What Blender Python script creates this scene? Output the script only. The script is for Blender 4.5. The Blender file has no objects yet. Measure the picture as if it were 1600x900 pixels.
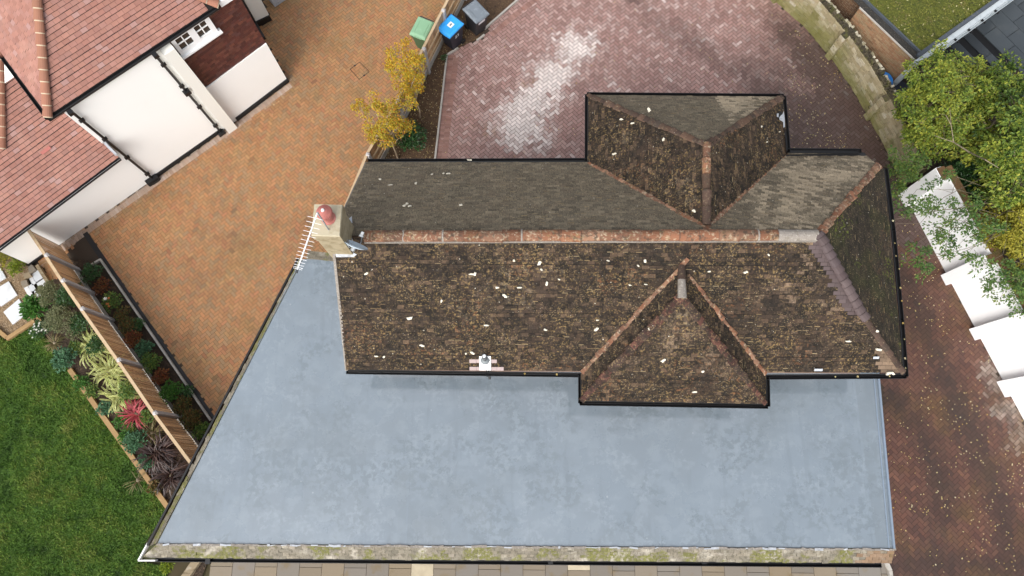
import bpy, math, random
from mathutils import Vector, noise as mnoise
R = math.radians
random.seed(7)
SC = bpy.context.scene
COL = SC.collection

# ------------------------------------------------------------------ camera, sky, sun, exposure
CAM_H, TILT, FPX = 21.0, 15.2, 1067.0
cam = bpy.data.cameras.new('camera')
cam_o = bpy.data.objects.new('camera', cam)
COL.objects.link(cam_o)
cam_o.location = (0, 0, CAM_H)
cam_o.rotation_euler = (R(TILT), 0, 0)
cam.sensor_width = 36
cam.lens = FPX / 1600 * 36
cam.clip_start, cam.clip_end = 0.1, 2000
SC.camera = cam_o

SUN_EL, SUN_AZ = 42, 206           # high, veiled by cloud
world = bpy.data.worlds.new('World')
SC.world = world
world.use_nodes = True
wn, wl = world.node_tree.nodes, world.node_tree.links
wn.clear()
sky = wn.new('ShaderNodeTexSky'); sky.sky_type = 'NISHITA'; sky.sun_disc = False
sky.sun_elevation = R(SUN_EL); sky.sun_rotation = R(SUN_AZ)
sky.air_density = 1.0; sky.dust_density = 4.0; sky.ozone_density = 1.0
hs = wn.new('ShaderNodeHueSaturation'); hs.inputs['Saturation'].default_value = 0.28
bg = wn.new('ShaderNodeBackground'); bg.inputs['Strength'].default_value = 0.15
wo = wn.new('ShaderNodeOutputWorld')
wl.new(sky.outputs[0], hs.inputs['Color']); wl.new(hs.outputs[0], bg.inputs[0]); wl.new(bg.outputs[0], wo.inputs[0])
sun = bpy.data.lights.new('sun', 'SUN'); sun.energy = 0.95; sun.angle = R(60); sun.color = (1, .965, .92)
sun_o = bpy.data.objects.new('sun', sun); COL.objects.link(sun_o)
a = R(SUN_AZ)
sdir = Vector((math.sin(a) * math.cos(R(SUN_EL)), math.cos(a) * math.cos(R(SUN_EL)), math.sin(R(SUN_EL))))
sun_o.rotation_euler = sdir.to_track_quat('Z', 'Y').to_euler()
sun_o.location = (0, 0, 40)
SC.view_settings.view_transform = 'Standard'
SC.view_settings.look = 'None'
SC.view_settings.exposure = 0.95
SC.view_settings.gamma = 1
SC.cycles.use_denoising = True
SC.cycles.max_bounces = 6

# ------------------------------------------------------------------ survey of the site: photo point + height -> place on the ground plan
_t = R(TILT)
_fw = Vector((0, math.sin(_t), -math.cos(_t))); _up = Vector((0, math.cos(_t), math.sin(_t))); _ri = Vector((1, 0, 0))
EYE = Vector((0, 0, CAM_H))
def ray(px, py): return _fw + _ri * ((px - 800) / FPX) - _up * ((py - 450) / FPX)
def at(px, py, z=0.0):
    d = ray(px, py)
    return EYE + d * ((z - CAM_H) / d.z)
def on_plane(px, py, p0, n):
    d = ray(px, py)
    return EYE + d * ((p0 - EYE).dot(n) / d.dot(n))
def ats(pts, z=0.0): return [at(x, y, z) for x, y in pts]

# ------------------------------------------------------------------ mesh building
class MB:
    def __init__(s): s.v = []; s.f = []; s.m = []; s.r = []; s.a = []; s.d = {}
    def face(s, pts, m=0, r=None, a=0.0, dirt=0.0):
        if dirt: s.d[len(s.f)] = dirt
        i = len(s.v); s.v.extend([tuple(p) for p in pts]); s.f.append(tuple(range(i, i + len(pts))))
        s.m.append(m); s.r.append(random.random() if r is None else r); s.a.append(a)
    def hexa(s, b, t, m=0, r=None, a=0.0):
        n = len(b); i = len(s.v); r = random.random() if r is None else r
        s.v.extend([tuple(p) for p in b] + [tuple(p) for p in t])
        fs = [tuple(i + k for k in reversed(range(n))), tuple(i + n + k for k in range(n))]
        fs += [(i + k, i + (k + 1) % n, i + n + (k + 1) % n, i + n + k) for k in range(n)]
        for f in fs: s.f.append(f); s.m.append(m); s.r.append(r); s.a.append(a)
    def prism(s, poly, z0, z1, m=0, r=None, a=0.0):
        if area2(poly) < 0: poly = list(reversed(poly))
        s.hexa([(p[0], p[1], z0) for p in poly], [(p[0], p[1], z1) for p in poly], m, r, a)
    def box(s, c, sz, yaw=0.0, m=0, r=None, a=0.0):
        cy, sy = math.cos(yaw), math.sin(yaw); hx, hy, hz = sz[0] / 2, sz[1] / 2, sz[2] / 2
        q = [(-hx, -hy), (hx, -hy), (hx, hy), (-hx, hy)]
        P = [(c[0] + x * cy - y * sy, c[1] + x * sy + y * cy) for x, y in q]
        s.hexa([(x, y, c[2] - hz) for x, y in P], [(x, y, c[2] + hz) for x, y in P], m, r, a)
    def beam(s, p0, p1, w, h, m=0, up=(0, 0, 1), r=None, a=0.0):
        p0, p1, up = Vector(p0), Vector(p1), Vector(up); d = (p1 - p0).normalized()
        x = d.cross(up).normalized(); u = x.cross(d).normalized()
        def ring(p): return [p - x * w / 2 - u * h / 2, p + x * w / 2 - u * h / 2, p + x * w / 2 + u * h / 2, p - x * w / 2 + u * h / 2]
        s.hexa(list(reversed(ring(p0))), list(reversed(ring(p1))), m, r, a)
    def tube(s, pts, rad, n=8, m=0, r=None, a=0.0):
        pts = [Vector(p) for p in pts]; rad = rad if isinstance(rad, (list, tuple)) else [rad] * len(pts)
        r = random.random() if r is None else r; i0 = len(s.v); prev = None
        for k, p in enumerate(pts):
            d = (pts[min(k + 1, len(pts) - 1)] - pts[max(k - 1, 0)]).normalized()
            if prev is None:
                x = d.orthogonal().normalized()
            else:
                x = (prev - d * prev.dot(d)).normalized()
            prev = x; y = d.cross(x)
            for j in range(n):
                an = 2 * math.pi * j / n
                s.v.append(tuple(p + (x * math.cos(an) + y * math.sin(an)) * rad[k]))
        for k in range(len(pts) - 1):
            for j in range(n):
                A = i0 + k * n + j; B = i0 + k * n + (j + 1) % n
                s.f.append((A, B, B + n, A + n)); s.m.append(m); s.r.append(r); s.a.append(a)
        for f in (tuple(i0 + j for j in reversed(range(n))), tuple(i0 + (len(pts) - 1) * n + j for j in range(n))):
            s.f.append(f); s.m.append(m); s.r.append(r); s.a.append(a)
    def lathe(s, c, prof, n=20, m=0, r=None):
        c = Vector(c); r = random.random() if r is None else r; i0 = len(s.v)
        for rr, z in prof:
            for j in range(n):
                an = 2 * math.pi * j / n; s.v.append((c.x + rr * math.cos(an), c.y + rr * math.sin(an), c.z + z))
        for k in range(len(prof) - 1):
            for j in range(n):
                A = i0 + k * n + j; B = i0 + k * n + (j + 1) % n
                s.f.append((A, B, B + n, A + n)); s.m.append(m); s.r.append(r); s.a.append(0)
        s.f.append(tuple(i0 + (len(prof) - 1) * n + j for j in range(n))); s.m.append(m); s.r.append(r); s.a.append(0)
    def arch(s, p0, p1, up, r0, r1, l0=0.0, l1=0.0, seg=6, m=0, r=None, a=0.0, squash=.85):
        p0, p1, up = Vector(p0), Vector(p1), Vector(up); d = (p1 - p0).normalized()
        x = d.cross(up).normalized(); u = x.cross(d).normalized(); r = random.random() if r is None else r
        i0 = len(s.v)
        for p, rr, l in ((p0, r0, l0), (p1, r1, l1)):
            for k in range(seg + 1):
                an = math.pi * k / seg
                s.v.append(tuple(p + x * rr * math.cos(an) + u * (rr * squash * math.sin(an) + l)))
        for k in range(seg):
            s.f.append((i0 + k, i0 + k + 1, i0 + seg + 2 + k, i0 + seg + 1 + k)); s.m.append(m); s.r.append(r); s.a.append(a)
        s.f.append(tuple(i0 + k for k in range(seg + 1))); s.m.append(m); s.r.append(r * .6); s.a.append(a)
        s.f.append(tuple(i0 + seg + 1 + k for k in reversed(range(seg + 1)))); s.m.append(m); s.r.append(r * .6); s.a.append(a)
    def build(s, name, mats, parent=None, origin=None, smooth=False):
        if not isinstance(mats, (list, tuple)): mats = [mats]
        off = Vector(origin) if origin is not None else Vector((0, 0, 0))
        q = parent
        while q is not None: off = off + q.location; q = q.parent
        me = bpy.data.meshes.new(name)
        me.from_pydata([(x - off.x, y - off.y, z - off.z) for x, y, z in s.v], [], s.f)
        for mt in mats: me.materials.append(mt)
        me.polygons.foreach_set('material_index', s.m)
        at_ = me.attributes.new('rnd', 'FLOAT', 'FACE'); at_.data.foreach_set('value', s.r)
        at_ = me.attributes.new('amt', 'FLOAT', 'FACE'); at_.data.foreach_set('value', s.a)
        if s.d:
            at_ = me.attributes.new('dirt', 'FLOAT', 'FACE'); at_.data.foreach_set('value', [s.d.get(i, 0.0) for i in range(len(s.f))])
        if smooth: me.polygons.foreach_set('use_smooth', [True] * len(s.f))
        me.validate(); me.update()
        o = bpy.data.objects.new(name, me); COL.objects.link(o)
        if parent is not None: o.parent = parent
        elif origin is not None: o.location = origin
        return o

def area2(p): return sum(p[i][0] * p[(i + 1) % len(p)][1] - p[(i + 1) % len(p)][0] * p[i][1] for i in range(len(p)))
def inside(p, poly):
    c = False; n = len(poly); x, y = p[0], p[1]
    for i in range(n):
        x1, y1 = poly[i][0], poly[i][1]; x2, y2 = poly[i - 1][0], poly[i - 1][1]
        if (y1 > y) != (y2 > y) and x < (x2 - x1) * (y - y1) / (y2 - y1) + x1: c = not c
    return c
def clip(poly, cl):
    if area2(cl) < 0: cl = list(reversed(cl))
    out = poly
    for i in range(len(cl)):
        A, B = cl[i], cl[(i + 1) % len(cl)]; inp = out; out = []
        if not inp: return []
        def sd(p): return (B[0] - A[0]) * (p[1] - A[1]) - (B[1] - A[1]) * (p[0] - A[0])
        for k in range(len(inp)):
            p, q = inp[k], inp[(k + 1) % len(inp)]; sp, sq = sd(p), sd(q)
            if sp >= 0: out.append(p)
            if (sp > 0 > sq) or (sp < 0 < sq):
                t = sp / (sp - sq); out.append((p[0] + t * (q[0] - p[0]), p[1] + t * (q[1] - p[1])))
    return out
def segdist(p, a, b):
    ax, ay = a[0], a[1]; dx, dy = b[0] - ax, b[1] - ay
    t = max(0, min(1, ((p[0] - ax) * dx + (p[1] - ay) * dy) / (dx * dx + dy * dy + 1e-9)))
    return math.hypot(p[0] - ax - t * dx, p[1] - ay - t * dy)
def linedist(p, pts): return min(segdist(p, pts[i], pts[i + 1]) for i in range(len(pts) - 1))
def ns(x, y, z=0.0, s=1.0): return mnoise.noise(Vector((x * s, y * s, z)))
def fbm(x, y, s=1.0, z=0.0): return mnoise.fractal(Vector((x * s, y * s, z)), 1.0, 2.0, 4)
def clamp(x, a=0.0, b=1.0): return max(a, min(b, x))

def tag(o, label=None, cat=None, group=None, kind=None):
    if label: o['label'] = label
    if cat: o['category'] = cat
    if group: o['group'] = group
    if kind: o['kind'] = kind
    return o
def thing(name, label, cat, loc=(0, 0, 0), group=None, yaw=0.0):
    o = bpy.data.objects.new(name, None); COL.objects.link(o); o.location = loc; o.rotation_euler = (0, 0, yaw)
    o.empty_display_size = .2
    return tag(o, label, cat, group)
def copy_tree(o, parent=None):
    c = o.copy(); COL.objects.link(c)
    if parent is not None: c.parent = parent
    for ch in list(o.children): copy_tree(ch, c)
    return c

# ------------------------------------------------------------------ materials
def mat(name, col=None, rough=.8, pal=None, layers=(), bump=None, spec=.4, coat=0.0, val=0.0, metal=0.0, coat_rough=.1, fine=0.0, rough_noise=None, dirt=0.0, translucent=0.0, coat_ior=1.5):
    """pal: colours picked by each face's own random number; val: brightness spread between pieces;
    layers: (colour, kind, ...params, amount) of stains, lichen and wear."""
    m = bpy.data.materials.new(name); m.use_nodes = True
    N, L = m.node_tree.nodes, m.node_tree.links; N.clear()
    out = N.new('ShaderNodeOutputMaterial'); b = N.new('ShaderNodeBsdfPrincipled'); L.new(b.outputs[0], out.inputs[0])
    tc = N.new('ShaderNodeTexCoord').outputs['Object']
    attr = N.new('ShaderNodeAttribute'); attr.attribute_name = 'rnd'; rnd = attr.outputs['Fac']
    attr2 = N.new('ShaderNodeAttribute'); attr2.attribute_name = 'amt'; amt = attr2.outputs['Fac']
    def math_(op, x, y=None, z=None):
        n = N.new('ShaderNodeMath'); n.operation = op
        for i, q in enumerate((x, y, z)):
            if q is None: continue
            if isinstance(q, (int, float)): n.inputs[i].default_value = q
            else: L.new(q, n.inputs[i])
        return n.outputs[0]
    rnd2 = math_('FRACT', math_('MULTIPLY', rnd, 91.7))
    def rng(x, lo, hi, o0=0.0, o1=1.0):
        n = N.new('ShaderNodeMapRange'); n.interpolation_type = 'SMOOTHSTEP'
        L.new(x, n.inputs[0]); n.inputs[1].default_value = lo; n.inputs[2].default_value = hi
        n.inputs[3].default_value = o0; n.inputs[4].default_value = o1
        return n.outputs[0]
    def noise(scale, detail=5, stretch=None, dist=0.0, rough_=.6):
        n = N.new('ShaderNodeTexNoise'); n.inputs['Scale'].default_value = scale; n.inputs['Detail'].default_value = detail
        n.inputs['Roughness'].default_value = rough_; n.inputs['Distortion'].default_value = dist
        v = tc
        if stretch:
            mp = N.new('ShaderNodeMapping'); mp.inputs['Scale'].default_value = stretch; L.new(tc, mp.inputs[0]); v = mp.outputs[0]
        L.new(v, n.inputs['Vector']); return n.outputs['Fac']
    def mix(f, c0, c1):
        n = N.new('ShaderNodeMix'); n.data_type = 'RGBA'
        if isinstance(f, (int, float)): n.inputs[0].default_value = f
        else: L.new(f, n.inputs[0])
        for i, c in ((6, c0), (7, c1)):
            if isinstance(c, (tuple, list)): n.inputs[i].default_value = (*c[:3], 1)
            else: L.new(c, n.inputs[i])
        return n.outputs[2]
    if pal:
        cr = N.new('ShaderNodeValToRGB'); cr.color_ramp.interpolation = 'LINEAR'
        el = cr.color_ramp.elements
        while len(el) < len(pal): el.new(.5)
        for i, c in enumerate(pal):
            el[i].position = i / max(1, len(pal) - 1); el[i].color = (*c, 1)
        L.new(rnd, cr.inputs[0]); c = cr.outputs[0]
    else:
        n = N.new('ShaderNodeRGB'); n.outputs[0].default_value = (*col, 1); c = n.outputs[0]
    for ly in layers:
        colr, kind = ly[0], ly[1]; amount = ly[-1]; p = ly[2:-1]
        if kind == 'noise':      # scale, lo, hi
            f = rng(noise(p[0]), p[1], p[2])
        elif kind == 'streak':   # stretch, lo, hi
            f = rng(noise(1.0, stretch=p[0]), p[1], p[2])
        elif kind == 'spots':    # scale, radius, share
            vn = N.new('ShaderNodeTexVoronoi'); vn.inputs['Scale'].default_value = p[0]; L.new(tc, vn.inputs['Vector'])
            sx = N.new('ShaderNodeSeparateColor'); L.new(vn.outputs['Color'], sx.inputs[0])
            near = rng(math_('ADD', vn.outputs['Distance'], math_('MULTIPLY', noise(p[0] * 3, 2), .25)), p[1] + .08, p[1] + .2, 1.0, 0.0)
            f = math_('MULTIPLY', near, math_('LESS_THAN', sx.outputs[0], p[2]))
        elif kind == 'patch':    # scale, lo, hi, scale2, lo2, hi2 : speckle gathered in patches
            f = math_('MULTIPLY', rng(noise(p[0]), p[1], p[2]), rng(noise(p[3], 3), p[4], p[5]))
        elif kind == 'piece':    # lo, hi of the piece's own second random number
            f = rng(rnd2, p[0], p[1])
        elif kind == 'amt':      # the piece's own amount, broken up by noise
            f = rng(math_('ADD', amt, math_('MULTIPLY', math_('SUBTRACT', noise(p[0]), .5), p[1])), .25, .75)
        f = math_('MULTIPLY', f, amount)
        c = mix(f, c, colr)
    if val or fine:
        k = math_('ADD', 1 - val, math_('MULTIPLY', rnd2, 2 * val)) if val else None
        if fine:
            kf = math_('ADD', 1 - fine, math_('MULTIPLY', noise(40, 3), 2 * fine))
            k = kf if k is None else math_('MULTIPLY', k, kf)
        vm = N.new('ShaderNodeVectorMath'); vm.operation = 'SCALE'; L.new(c, vm.inputs[0]); L.new(k, vm.inputs['Scale']); c = vm.outputs[0]
    if dirt:      # grime carried by each block, up to this share of its colour
        at3 = N.new('ShaderNodeAttribute'); at3.attribute_name = 'dirt'
        c = mix(math_('MULTIPLY', at3.outputs['Fac'], dirt), c, (.026, .0165, .013))
    L.new(c, b.inputs['Base Color'])
    if translucent:
        tr = N.new('ShaderNodeBsdfTranslucent'); L.new(c, tr.inputs['Color']); ms = N.new('ShaderNodeMixShader'); ms.inputs[0].default_value = translucent
        L.new(b.outputs[0], ms.inputs[1]); L.new(tr.outputs[0], ms.inputs[2]); L.new(ms.outputs[0], out.inputs[0])
    b.inputs['Roughness'].default_value = rough; b.inputs['Specular IOR Level'].default_value = spec
    if rough_noise: L.new(rng(noise(rough_noise[0]), .35, .65, rough_noise[1], rough_noise[2]), b.inputs['Roughness'])
    b.inputs['Metallic'].default_value = metal
    b.inputs['Coat Weight'].default_value = coat; b.inputs['Coat Roughness'].default_value = coat_rough; b.inputs['Coat IOR'].default_value = coat_ior
    if bump:
        bn = N.new('ShaderNodeBump'); bn.inputs['Strength'].default_value = bump[1]; bn.inputs['Distance'].default_value = bump[2] if len(bump) > 2 else .02
        L.new(noise(bump[0], 4), bn.inputs['Height']); L.new(bn.outputs[0], b.inputs['Normal'])
    return m

TAN = (.23, .155, .062); CREAM = (.62, .57, .47)
M = {}
M['tile_old'] = mat('weathered_tile', pal=[(0.01414, 0.01105, 0.008393), (0.02297, 0.01634, 0.01192), (0.03269, 0.02252, 0.0159), (0.01855, 0.01414, 0.01105), (0.04241, 0.02739, 0.01855), (0.02739, 0.01944, 0.01414)], rough=.85, val=.32, spec=.25,
    layers=[((.06, .038, .027), 'noise', .7, .5, .75, .6), (TAN, 'patch', 19, .52, .63, 1.1, .34, .66, .68), ((.33, .25, .13), 'patch', 30, .57, .65, 1.7, .40, .64, .66), ((.20, .16, .11), 'patch', 6, .50, .66, .55, .56, .68, .35), ((.085, .055, .034), 'piece', .86, .97, .5), ((.010, .008, .006), 'noise', 9, .52, .62, .75),
            ((.22, .095, .038), 'patch', 14, .53, .66, .8, .52, .68, .5), ((.20, .14, .095), 'amt', 16, 1.1, .7), (CREAM, 'spots', 9, .08, .10, .85), ((.5, .46, .36), 'spots', 22, .1, .14, .7)],
    bump=(30, .35, .02))
M['tile_mossy'] = mat('dark_mossy_tile', pal=[(.016, .014, .010), (.024, .019, .013), (.034, .025, .017), (.02, .016, .012)], rough=.85, val=.25, spec=.25,
    layers=[((.030, .032, .011), 'noise', .9, .48, .66, .55), ((.24, .18, .10), 'noise', 34, .58, .68, .75), ((.09, .11, .015), 'patch', 16, .52, .62, .8, .52, .64, .8), ((.10, .055, .03), 'patch', 12, .5, .66, .7, .5, .66, .6), (CREAM, 'spots', 10, .08, .12, .85), ((.18, .13, .09), 'amt', 16, 1.1, .7)], bump=(30, .4, .02))
M['tile_rear'] = mat('sky_paled_lichen_tile', pal=[(0.0748, 0.0616, 0.044), (0.11, 0.08976, 0.06336), (0.1364, 0.1118, 0.07744), (0.088, 0.07304, 0.0528), (0.1584, 0.1294, 0.08976), (0.1012, 0.0792, 0.05544), (0.1232, 0.0968, 0.06688)], rough=.8, val=.15, spec=.35,  # lichen plus a paler base colour that paints in grazing sky reflection
    layers=[((.12, .095, .065), 'noise', .8, .45, .7, .5), ((.20, .17, .11), 'patch', 22, .5, .68, 1.2, .3, .65, .6), ((.13, .12, .045), 'patch', 12, .5, .65, .5, .6, .72, .6),
            ((.36, .29, .20), 'amt', 16, 1.1, .75), ((.05, .042, .03), 'noise', 16, .56, .68, .6), ((.30, .235, .14), 'noise', 36, .56, .66, .75), ((.045, .036, .025), 'patch', 24, .54, .64, 1.2, .35, .6, .8), (CREAM, 'spots', 11, .09, .08, .8), ((.5, .46, .38), 'spots', 25, .1, .14, .6)], bump=(30, .35, .02))
M['tile_new'] = mat('new_brown_tile', pal=[(0.06375, 0.0435, 0.0435), (0.0825, 0.06, 0.0585), (0.075, 0.054, 0.0555)], rough=.7, val=.1, spec=.35, bump=(60, .1, .01))
M['tile_new_tail'] = mat('dark_tail_of_new_tile', (.045, .031, .031), rough=.8)
M['tile_pink'] = mat('new_pink_grey_tile', pal=[(.30, .235, .23), (.34, .27, .26)], rough=.75, val=.05, bump=(60, .1, .01))
M['terracotta'] = mat('lichened_terracotta', pal=[(.15, .066, .036), (.20, .088, .048), (.12, .06, .038), (.17, .09, .055), (.24, .13, .08)], rough=.8, val=.15, spec=.3,
    layers=[((.36, .29, .2), 'noise', 13, .5, .66, .7), ((.05, .036, .026), 'noise', 8, .50, .66, .8), (CREAM, 'spots', 14, .1, .16, .8), ((.22, .17, .07), 'patch', 24, .5, .65, 2, .45, .65, .6)], bump=(30, .4, .02))
M['hip_brown'] = mat('brown_bonnet_tile', pal=[(0.0504, 0.03312, 0.02592), (0.072, 0.04464, 0.03312), (0.0936, 0.054, 0.036), (0.0432, 0.0324, 0.02592)], rough=.85, val=.2, spec=.25,
    layers=[((.24, .19, .11), 'noise', 20, .55, .7, .6), ((.05, .04, .03), 'noise', 6, .5, .65, .6), (CREAM, 'spots', 14, .09, .1, .8)], bump=(30, .4, .02))
M['tile_edge'] = mat('lichen_on_tile_tail', pal=[(.15, .105, .05), (.21, .15, .075), (.27, .21, .12), (.12, .08, .04)], rough=.9, val=.2)
M['hip_red_brown'] = mat('dull_red_bonnet_tile', pal=[(0.044, 0.0208, 0.0168), (0.068, 0.0296, 0.0232), (0.096, 0.0416, 0.0304), (0.036, 0.0216, 0.0168), (0.056, 0.036, 0.0272)], rough=.85, val=.25, spec=.25,
    layers=[((.22, .16, .08), 'noise', 26, .54, .64, .75), ((.022, .017, .013), 'noise', 9, .46, .60, .8), (CREAM, 'spots', 14, .09, .08, .8)], bump=(30, .4, .02))
M['underlay'] = mat('dark_underlay', (.012, .01, .009), rough=.95)
M['mortar'] = mat('grey_mortar', (.22, .195, .17), rough=.9, layers=[((.16, .14, .11), 'noise', 9, .5, .7, .7), ((.36, .34, .30), 'noise', 24, .52, .66, .7)], bump=(40, .4, .02))
M['gutter'] = mat('black_gutter', (.008, .008, .009), rough=.35, spec=.5, layers=[((.05, .045, .035), 'noise', 14, .6, .75, .6)])
M['membrane'] = mat('grey_roof_membrane', (.158, .196, .230), rough=.3, spec=.5, coat=1.0, coat_rough=.08, coat_ior=2.0,
    layers=[((.132, .164, .191), 'noise', .55, .44, .64, .55), ((.188, .228, .262), 'noise', 2.6, .48, .6, .5), ((.12, .152, .174), 'patch', 6, .47, .53, .9, .48, .58, .72), ((.20, .240, .274), 'patch', 9, .5, .55, 1.4, .52, .58, .6),
            ((.128, .157, .178), 'amt', 3, .6, .6), ((.122, .153, .18), 'streak', (3.5, .35, 1), .56, .64, .35), ((.45, .48, .50), 'spots', 3.1, .015, .10, .5), ((.08, .095, .10), 'spots', 7, .02, .06, .5)],
    bump=(5, .08, .02), rough_noise=(1.1, .16, .42))
M['trim_blue'] = mat('blue_grey_trim', (.18, .225, .285), rough=.4, layers=[((.15, .19, .23), 'noise', 6, .5, .7, .5)])
M['apron'] = mat('mossy_pale_tile', pal=[(.17, .15, .112), (.20, .175, .132), (.15, .135, .103), (.23, .20, .158)], rough=.85, val=.15,
    layers=[((.09, .078, .055), 'noise', 11, .48, .64, .7), ((.40, .37, .31), 'noise', 2.2, .5, .66, .6), ((.12, .12, .025), 'patch', 14, .36, .54, 1.3, .50, .57, .9), ((.07, .06, .045), 'noise', 30, .55, .68, .7), ((.17, .095, .05), 'amt', 12, 1.0, .7)], bump=(30, .4, .02))
M['lichen'] = mat('white_lichen', (.58, .54, .44), rough=.9, fine=.25, bump=(50, .4, .01))
M['lead'] = mat('weathered_lead', (.36, .38, .41), rough=.55, layers=[((.2, .2, .2), 'noise', 7, .5, .65, .7), ((.6, .6, .58), 'noise', 12, .58, .7, .6)])
M['white_plate'] = mat('white_flashing', (.85, .85, .85), rough=.6)
M['dark_plastic'] = mat('dark_grey_plastic', (.06, .065, .07), rough=.45)
M['grey_collar'] = mat('grey_collar', (.17, .19, .2), rough=.5)
M['light_collar'] = mat('light_grey_metal', (.6, .62, .64), rough=.4)
M['stack'] = mat('stained_render', (.30, .25, .16), rough=.9, layers=[((.16, .12, .06), 'noise', 4, .45, .65, .6), ((.40, .36, .27), 'noise', 12, .55, .7, .5), ((.12, .09, .05), 'streak', (2, 2, 9), .55, .7, .5)], bump=(30, .3, .02))
M['stack_cap'] = mat('cement_cap', (.42, .375, .27), rough=.9, layers=[((.30, .25, .16), 'noise', 5, .48, .65, .6)], bump=(30, .2, .02))
M['pot'] = mat('red_clay_pot', (.36, .12, .10), rough=.7, layers=[((.5, .24, .22), 'noise', 7, .5, .7, .5)])
M['brick_house'] = mat('dark_house_brick', pal=[(.13, .08, .055), (.18, .11, .07), (.10, .065, .05)], rough=.9, val=.2)
M['render_white'] = mat('white_render', (.86, .86, .835), rough=.85, layers=[((.80, .80, .77), 'noise', .6, .5, .8, .4)], bump=(60, .06, .01))
M['render_cream'] = mat('cream_render', (.78, .77, .71), rough=.85, bump=(60, .06, .01))
M['plinth'] = mat('black_plinth', (.01, .01, .011), rough=.6)
M['tile_red'] = mat('red_plain_tile', pal=[(0.2508, 0.1178, 0.0912), (0.2736, 0.133, 0.1026), (0.2926, 0.1444, 0.1102), (0.266, 0.1292, 0.1026), (0.2812, 0.1444, 0.1178), (0.2584, 0.133, 0.1064)], rough=.8, val=.10, spec=.3,
    layers=[((.40, .23, .18), 'noise', 1.1, .5, .75, .4), ((.27, .21, .21), 'piece', .94, .97, .35)], bump=(50, .12, .01))
M['hip_red'] = mat('red_hip_tile', pal=[(0.2244, 0.09724, 0.05984), (0.2842, 0.1272, 0.08228), (0.2543, 0.1197, 0.0748)], rough=.8, val=.1)
M['hip_mortar'] = mat('cream_mortar', (.43, .35, .25), rough=.9)
M['tile_hung'] = mat('dark_hung_tile', pal=[(.075, .022, .018), (.105, .032, .024), (.06, .02, .018), (.13, .045, .03), (.085, .035, .032)], rough=.6, val=.2, spec=.5)
M['white_paint'] = mat('white_window_paint', (.82, .82, .82), rough=.4)
M['glass'] = mat('window_glass', (.035, .03, .026), rough=.12, spec=.6)
M['paver_orange'] = mat('orange_block_paving', dirt=.45, pal=[(.335, .155, .066), (.30, .155, .068), (.345, .168, .074), (.28, .158, .074), (.245, .155, .082), (.325, .18, .076), (.32, .14, .068), (.265, .162, .082)], rough=.75, val=.10, spec=.4,
    layers=[((.20, .13, .05), 'noise', .5, .5, .7, .55), ((.36, .30, .25), 'amt', 5, .3, .9)], bump=(60, .2, .01))
M['paver_red'] = mat('red_block_paving', dirt=.80, pal=[(.265, .148, .127), (.315, .188, .162), (.245, .14, .122), (.36, .232, .202), (.29, .172, .148), (.42, .30, .268)], rough=.55, val=.13, spec=.5,
    layers=[((.66, .58, .54), 'amt', 7, .5, .93), ((.26, .16, .08), 'patch', 6, .45, .6, .6, .6, .72, .5)], bump=(60, .2, .01))
M['paver_wet'] = mat('dark_red_block_paving', dirt=.85, pal=[(0.082, 0.034, 0.023), (0.105, 0.043, 0.027), (0.07, 0.03, 0.022), (0.125, 0.055, 0.034), (0.092, 0.042, 0.03)], rough=.5, val=.13, spec=.5,
    layers=[((.30, .24, .2), 'amt', 5, .3, .9), ((.10, .055, .018), 'noise', .8, .48, .68, .7), ((.03, .022, .018), 'patch', 3, .4, .6, .35, .5, .62, .5)], bump=(60, .2, .01))
M['paver_dark'] = mat('tyre_darkened_paving', pal=[(.05, .024, .019), (.068, .031, .023), (.045, .023, .019), (.08, .04, .03)], rough=.5, val=.13, spec=.5,
    layers=[((.2, .16, .13), 'amt', 5, .3, .9)], bump=(60, .2, .01))
M['sand'] = mat('dark_joint_sand', (.05, .036, .026), rough=.95)
M['edge_block'] = mat('pale_edge_block', pal=[(.33, .23, .17), (.38, .29, .23), (.28, .2, .15), (.40, .32, .27)], rough=.8, val=.12)
M['red_edge'] = mat('red_edge_block', pal=[(.24, .12, .095), (.28, .16, .13), (.2, .105, .085)], rough=.7, val=.12)
M['concrete'] = mat('pale_concrete', (.40, .375, .34), rough=.9, layers=[((.26, .25, .2), 'noise', 6, .5, .7, .6)], bump=(40, .2, .01))
M['drain'] = mat('black_drain', (.012, .012, .014), rough=.5, layers=[((.05, .04, .03), 'noise', 9, .6, .75, .6)])
M['soil'] = mat('garden_soil', (.045, .03, .02), rough=.95, layers=[((.10, .065, .038), 'noise', 12, .5, .68, .7), ((.02, .014, .01), 'noise', 5, .5, .7, .6)], bump=(18, .8, .05))
M['bark'] = mat('leafy_bark_soil', (.085, .05, .028), rough=.95, layers=[((.17, .105, .055), 'noise', 22, .5, .66, .8), ((.03, .02, .013), 'noise', 9, .52, .68, .7)], bump=(24, .9, .05))
M['gravel'] = mat('tan_gravel', pal=[(.30, .20, .11), (.40, .29, .17), (.22, .14, .08), (.5, .4, .28), (.26, .2, .14)], rough=.9, val=.2)
M['gravel_bed'] = mat('gravel_bed', (.20, .135, .075), rough=.95, layers=[((.36, .26, .16), 'noise', 28, .5, .65, .8)], bump=(30, .9, .03))
M['slab'] = mat('pale_stone_slab', pal=[(.52, .54, .56), (.58, .59, .60), (.48, .51, .54)], rough=.7, layers=[((.42, .45, .48), 'noise', 3, .5, .7, .5)])
M['sandstone'] = mat('sandstone_slab', pal=[(.20, .165, .115), (.185, .16, .13), (.175, .16, .14), (.22, .175, .115), (.195, .165, .125), (.155, .14, .12)], rough=.75, val=.08,
    layers=[((.17, .125, .06), 'noise', 2.2, .52, .7, .6), ((.55, .48, .34), 'amt', 3, .6, .8)], bump=(20, .15, .01))
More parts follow.
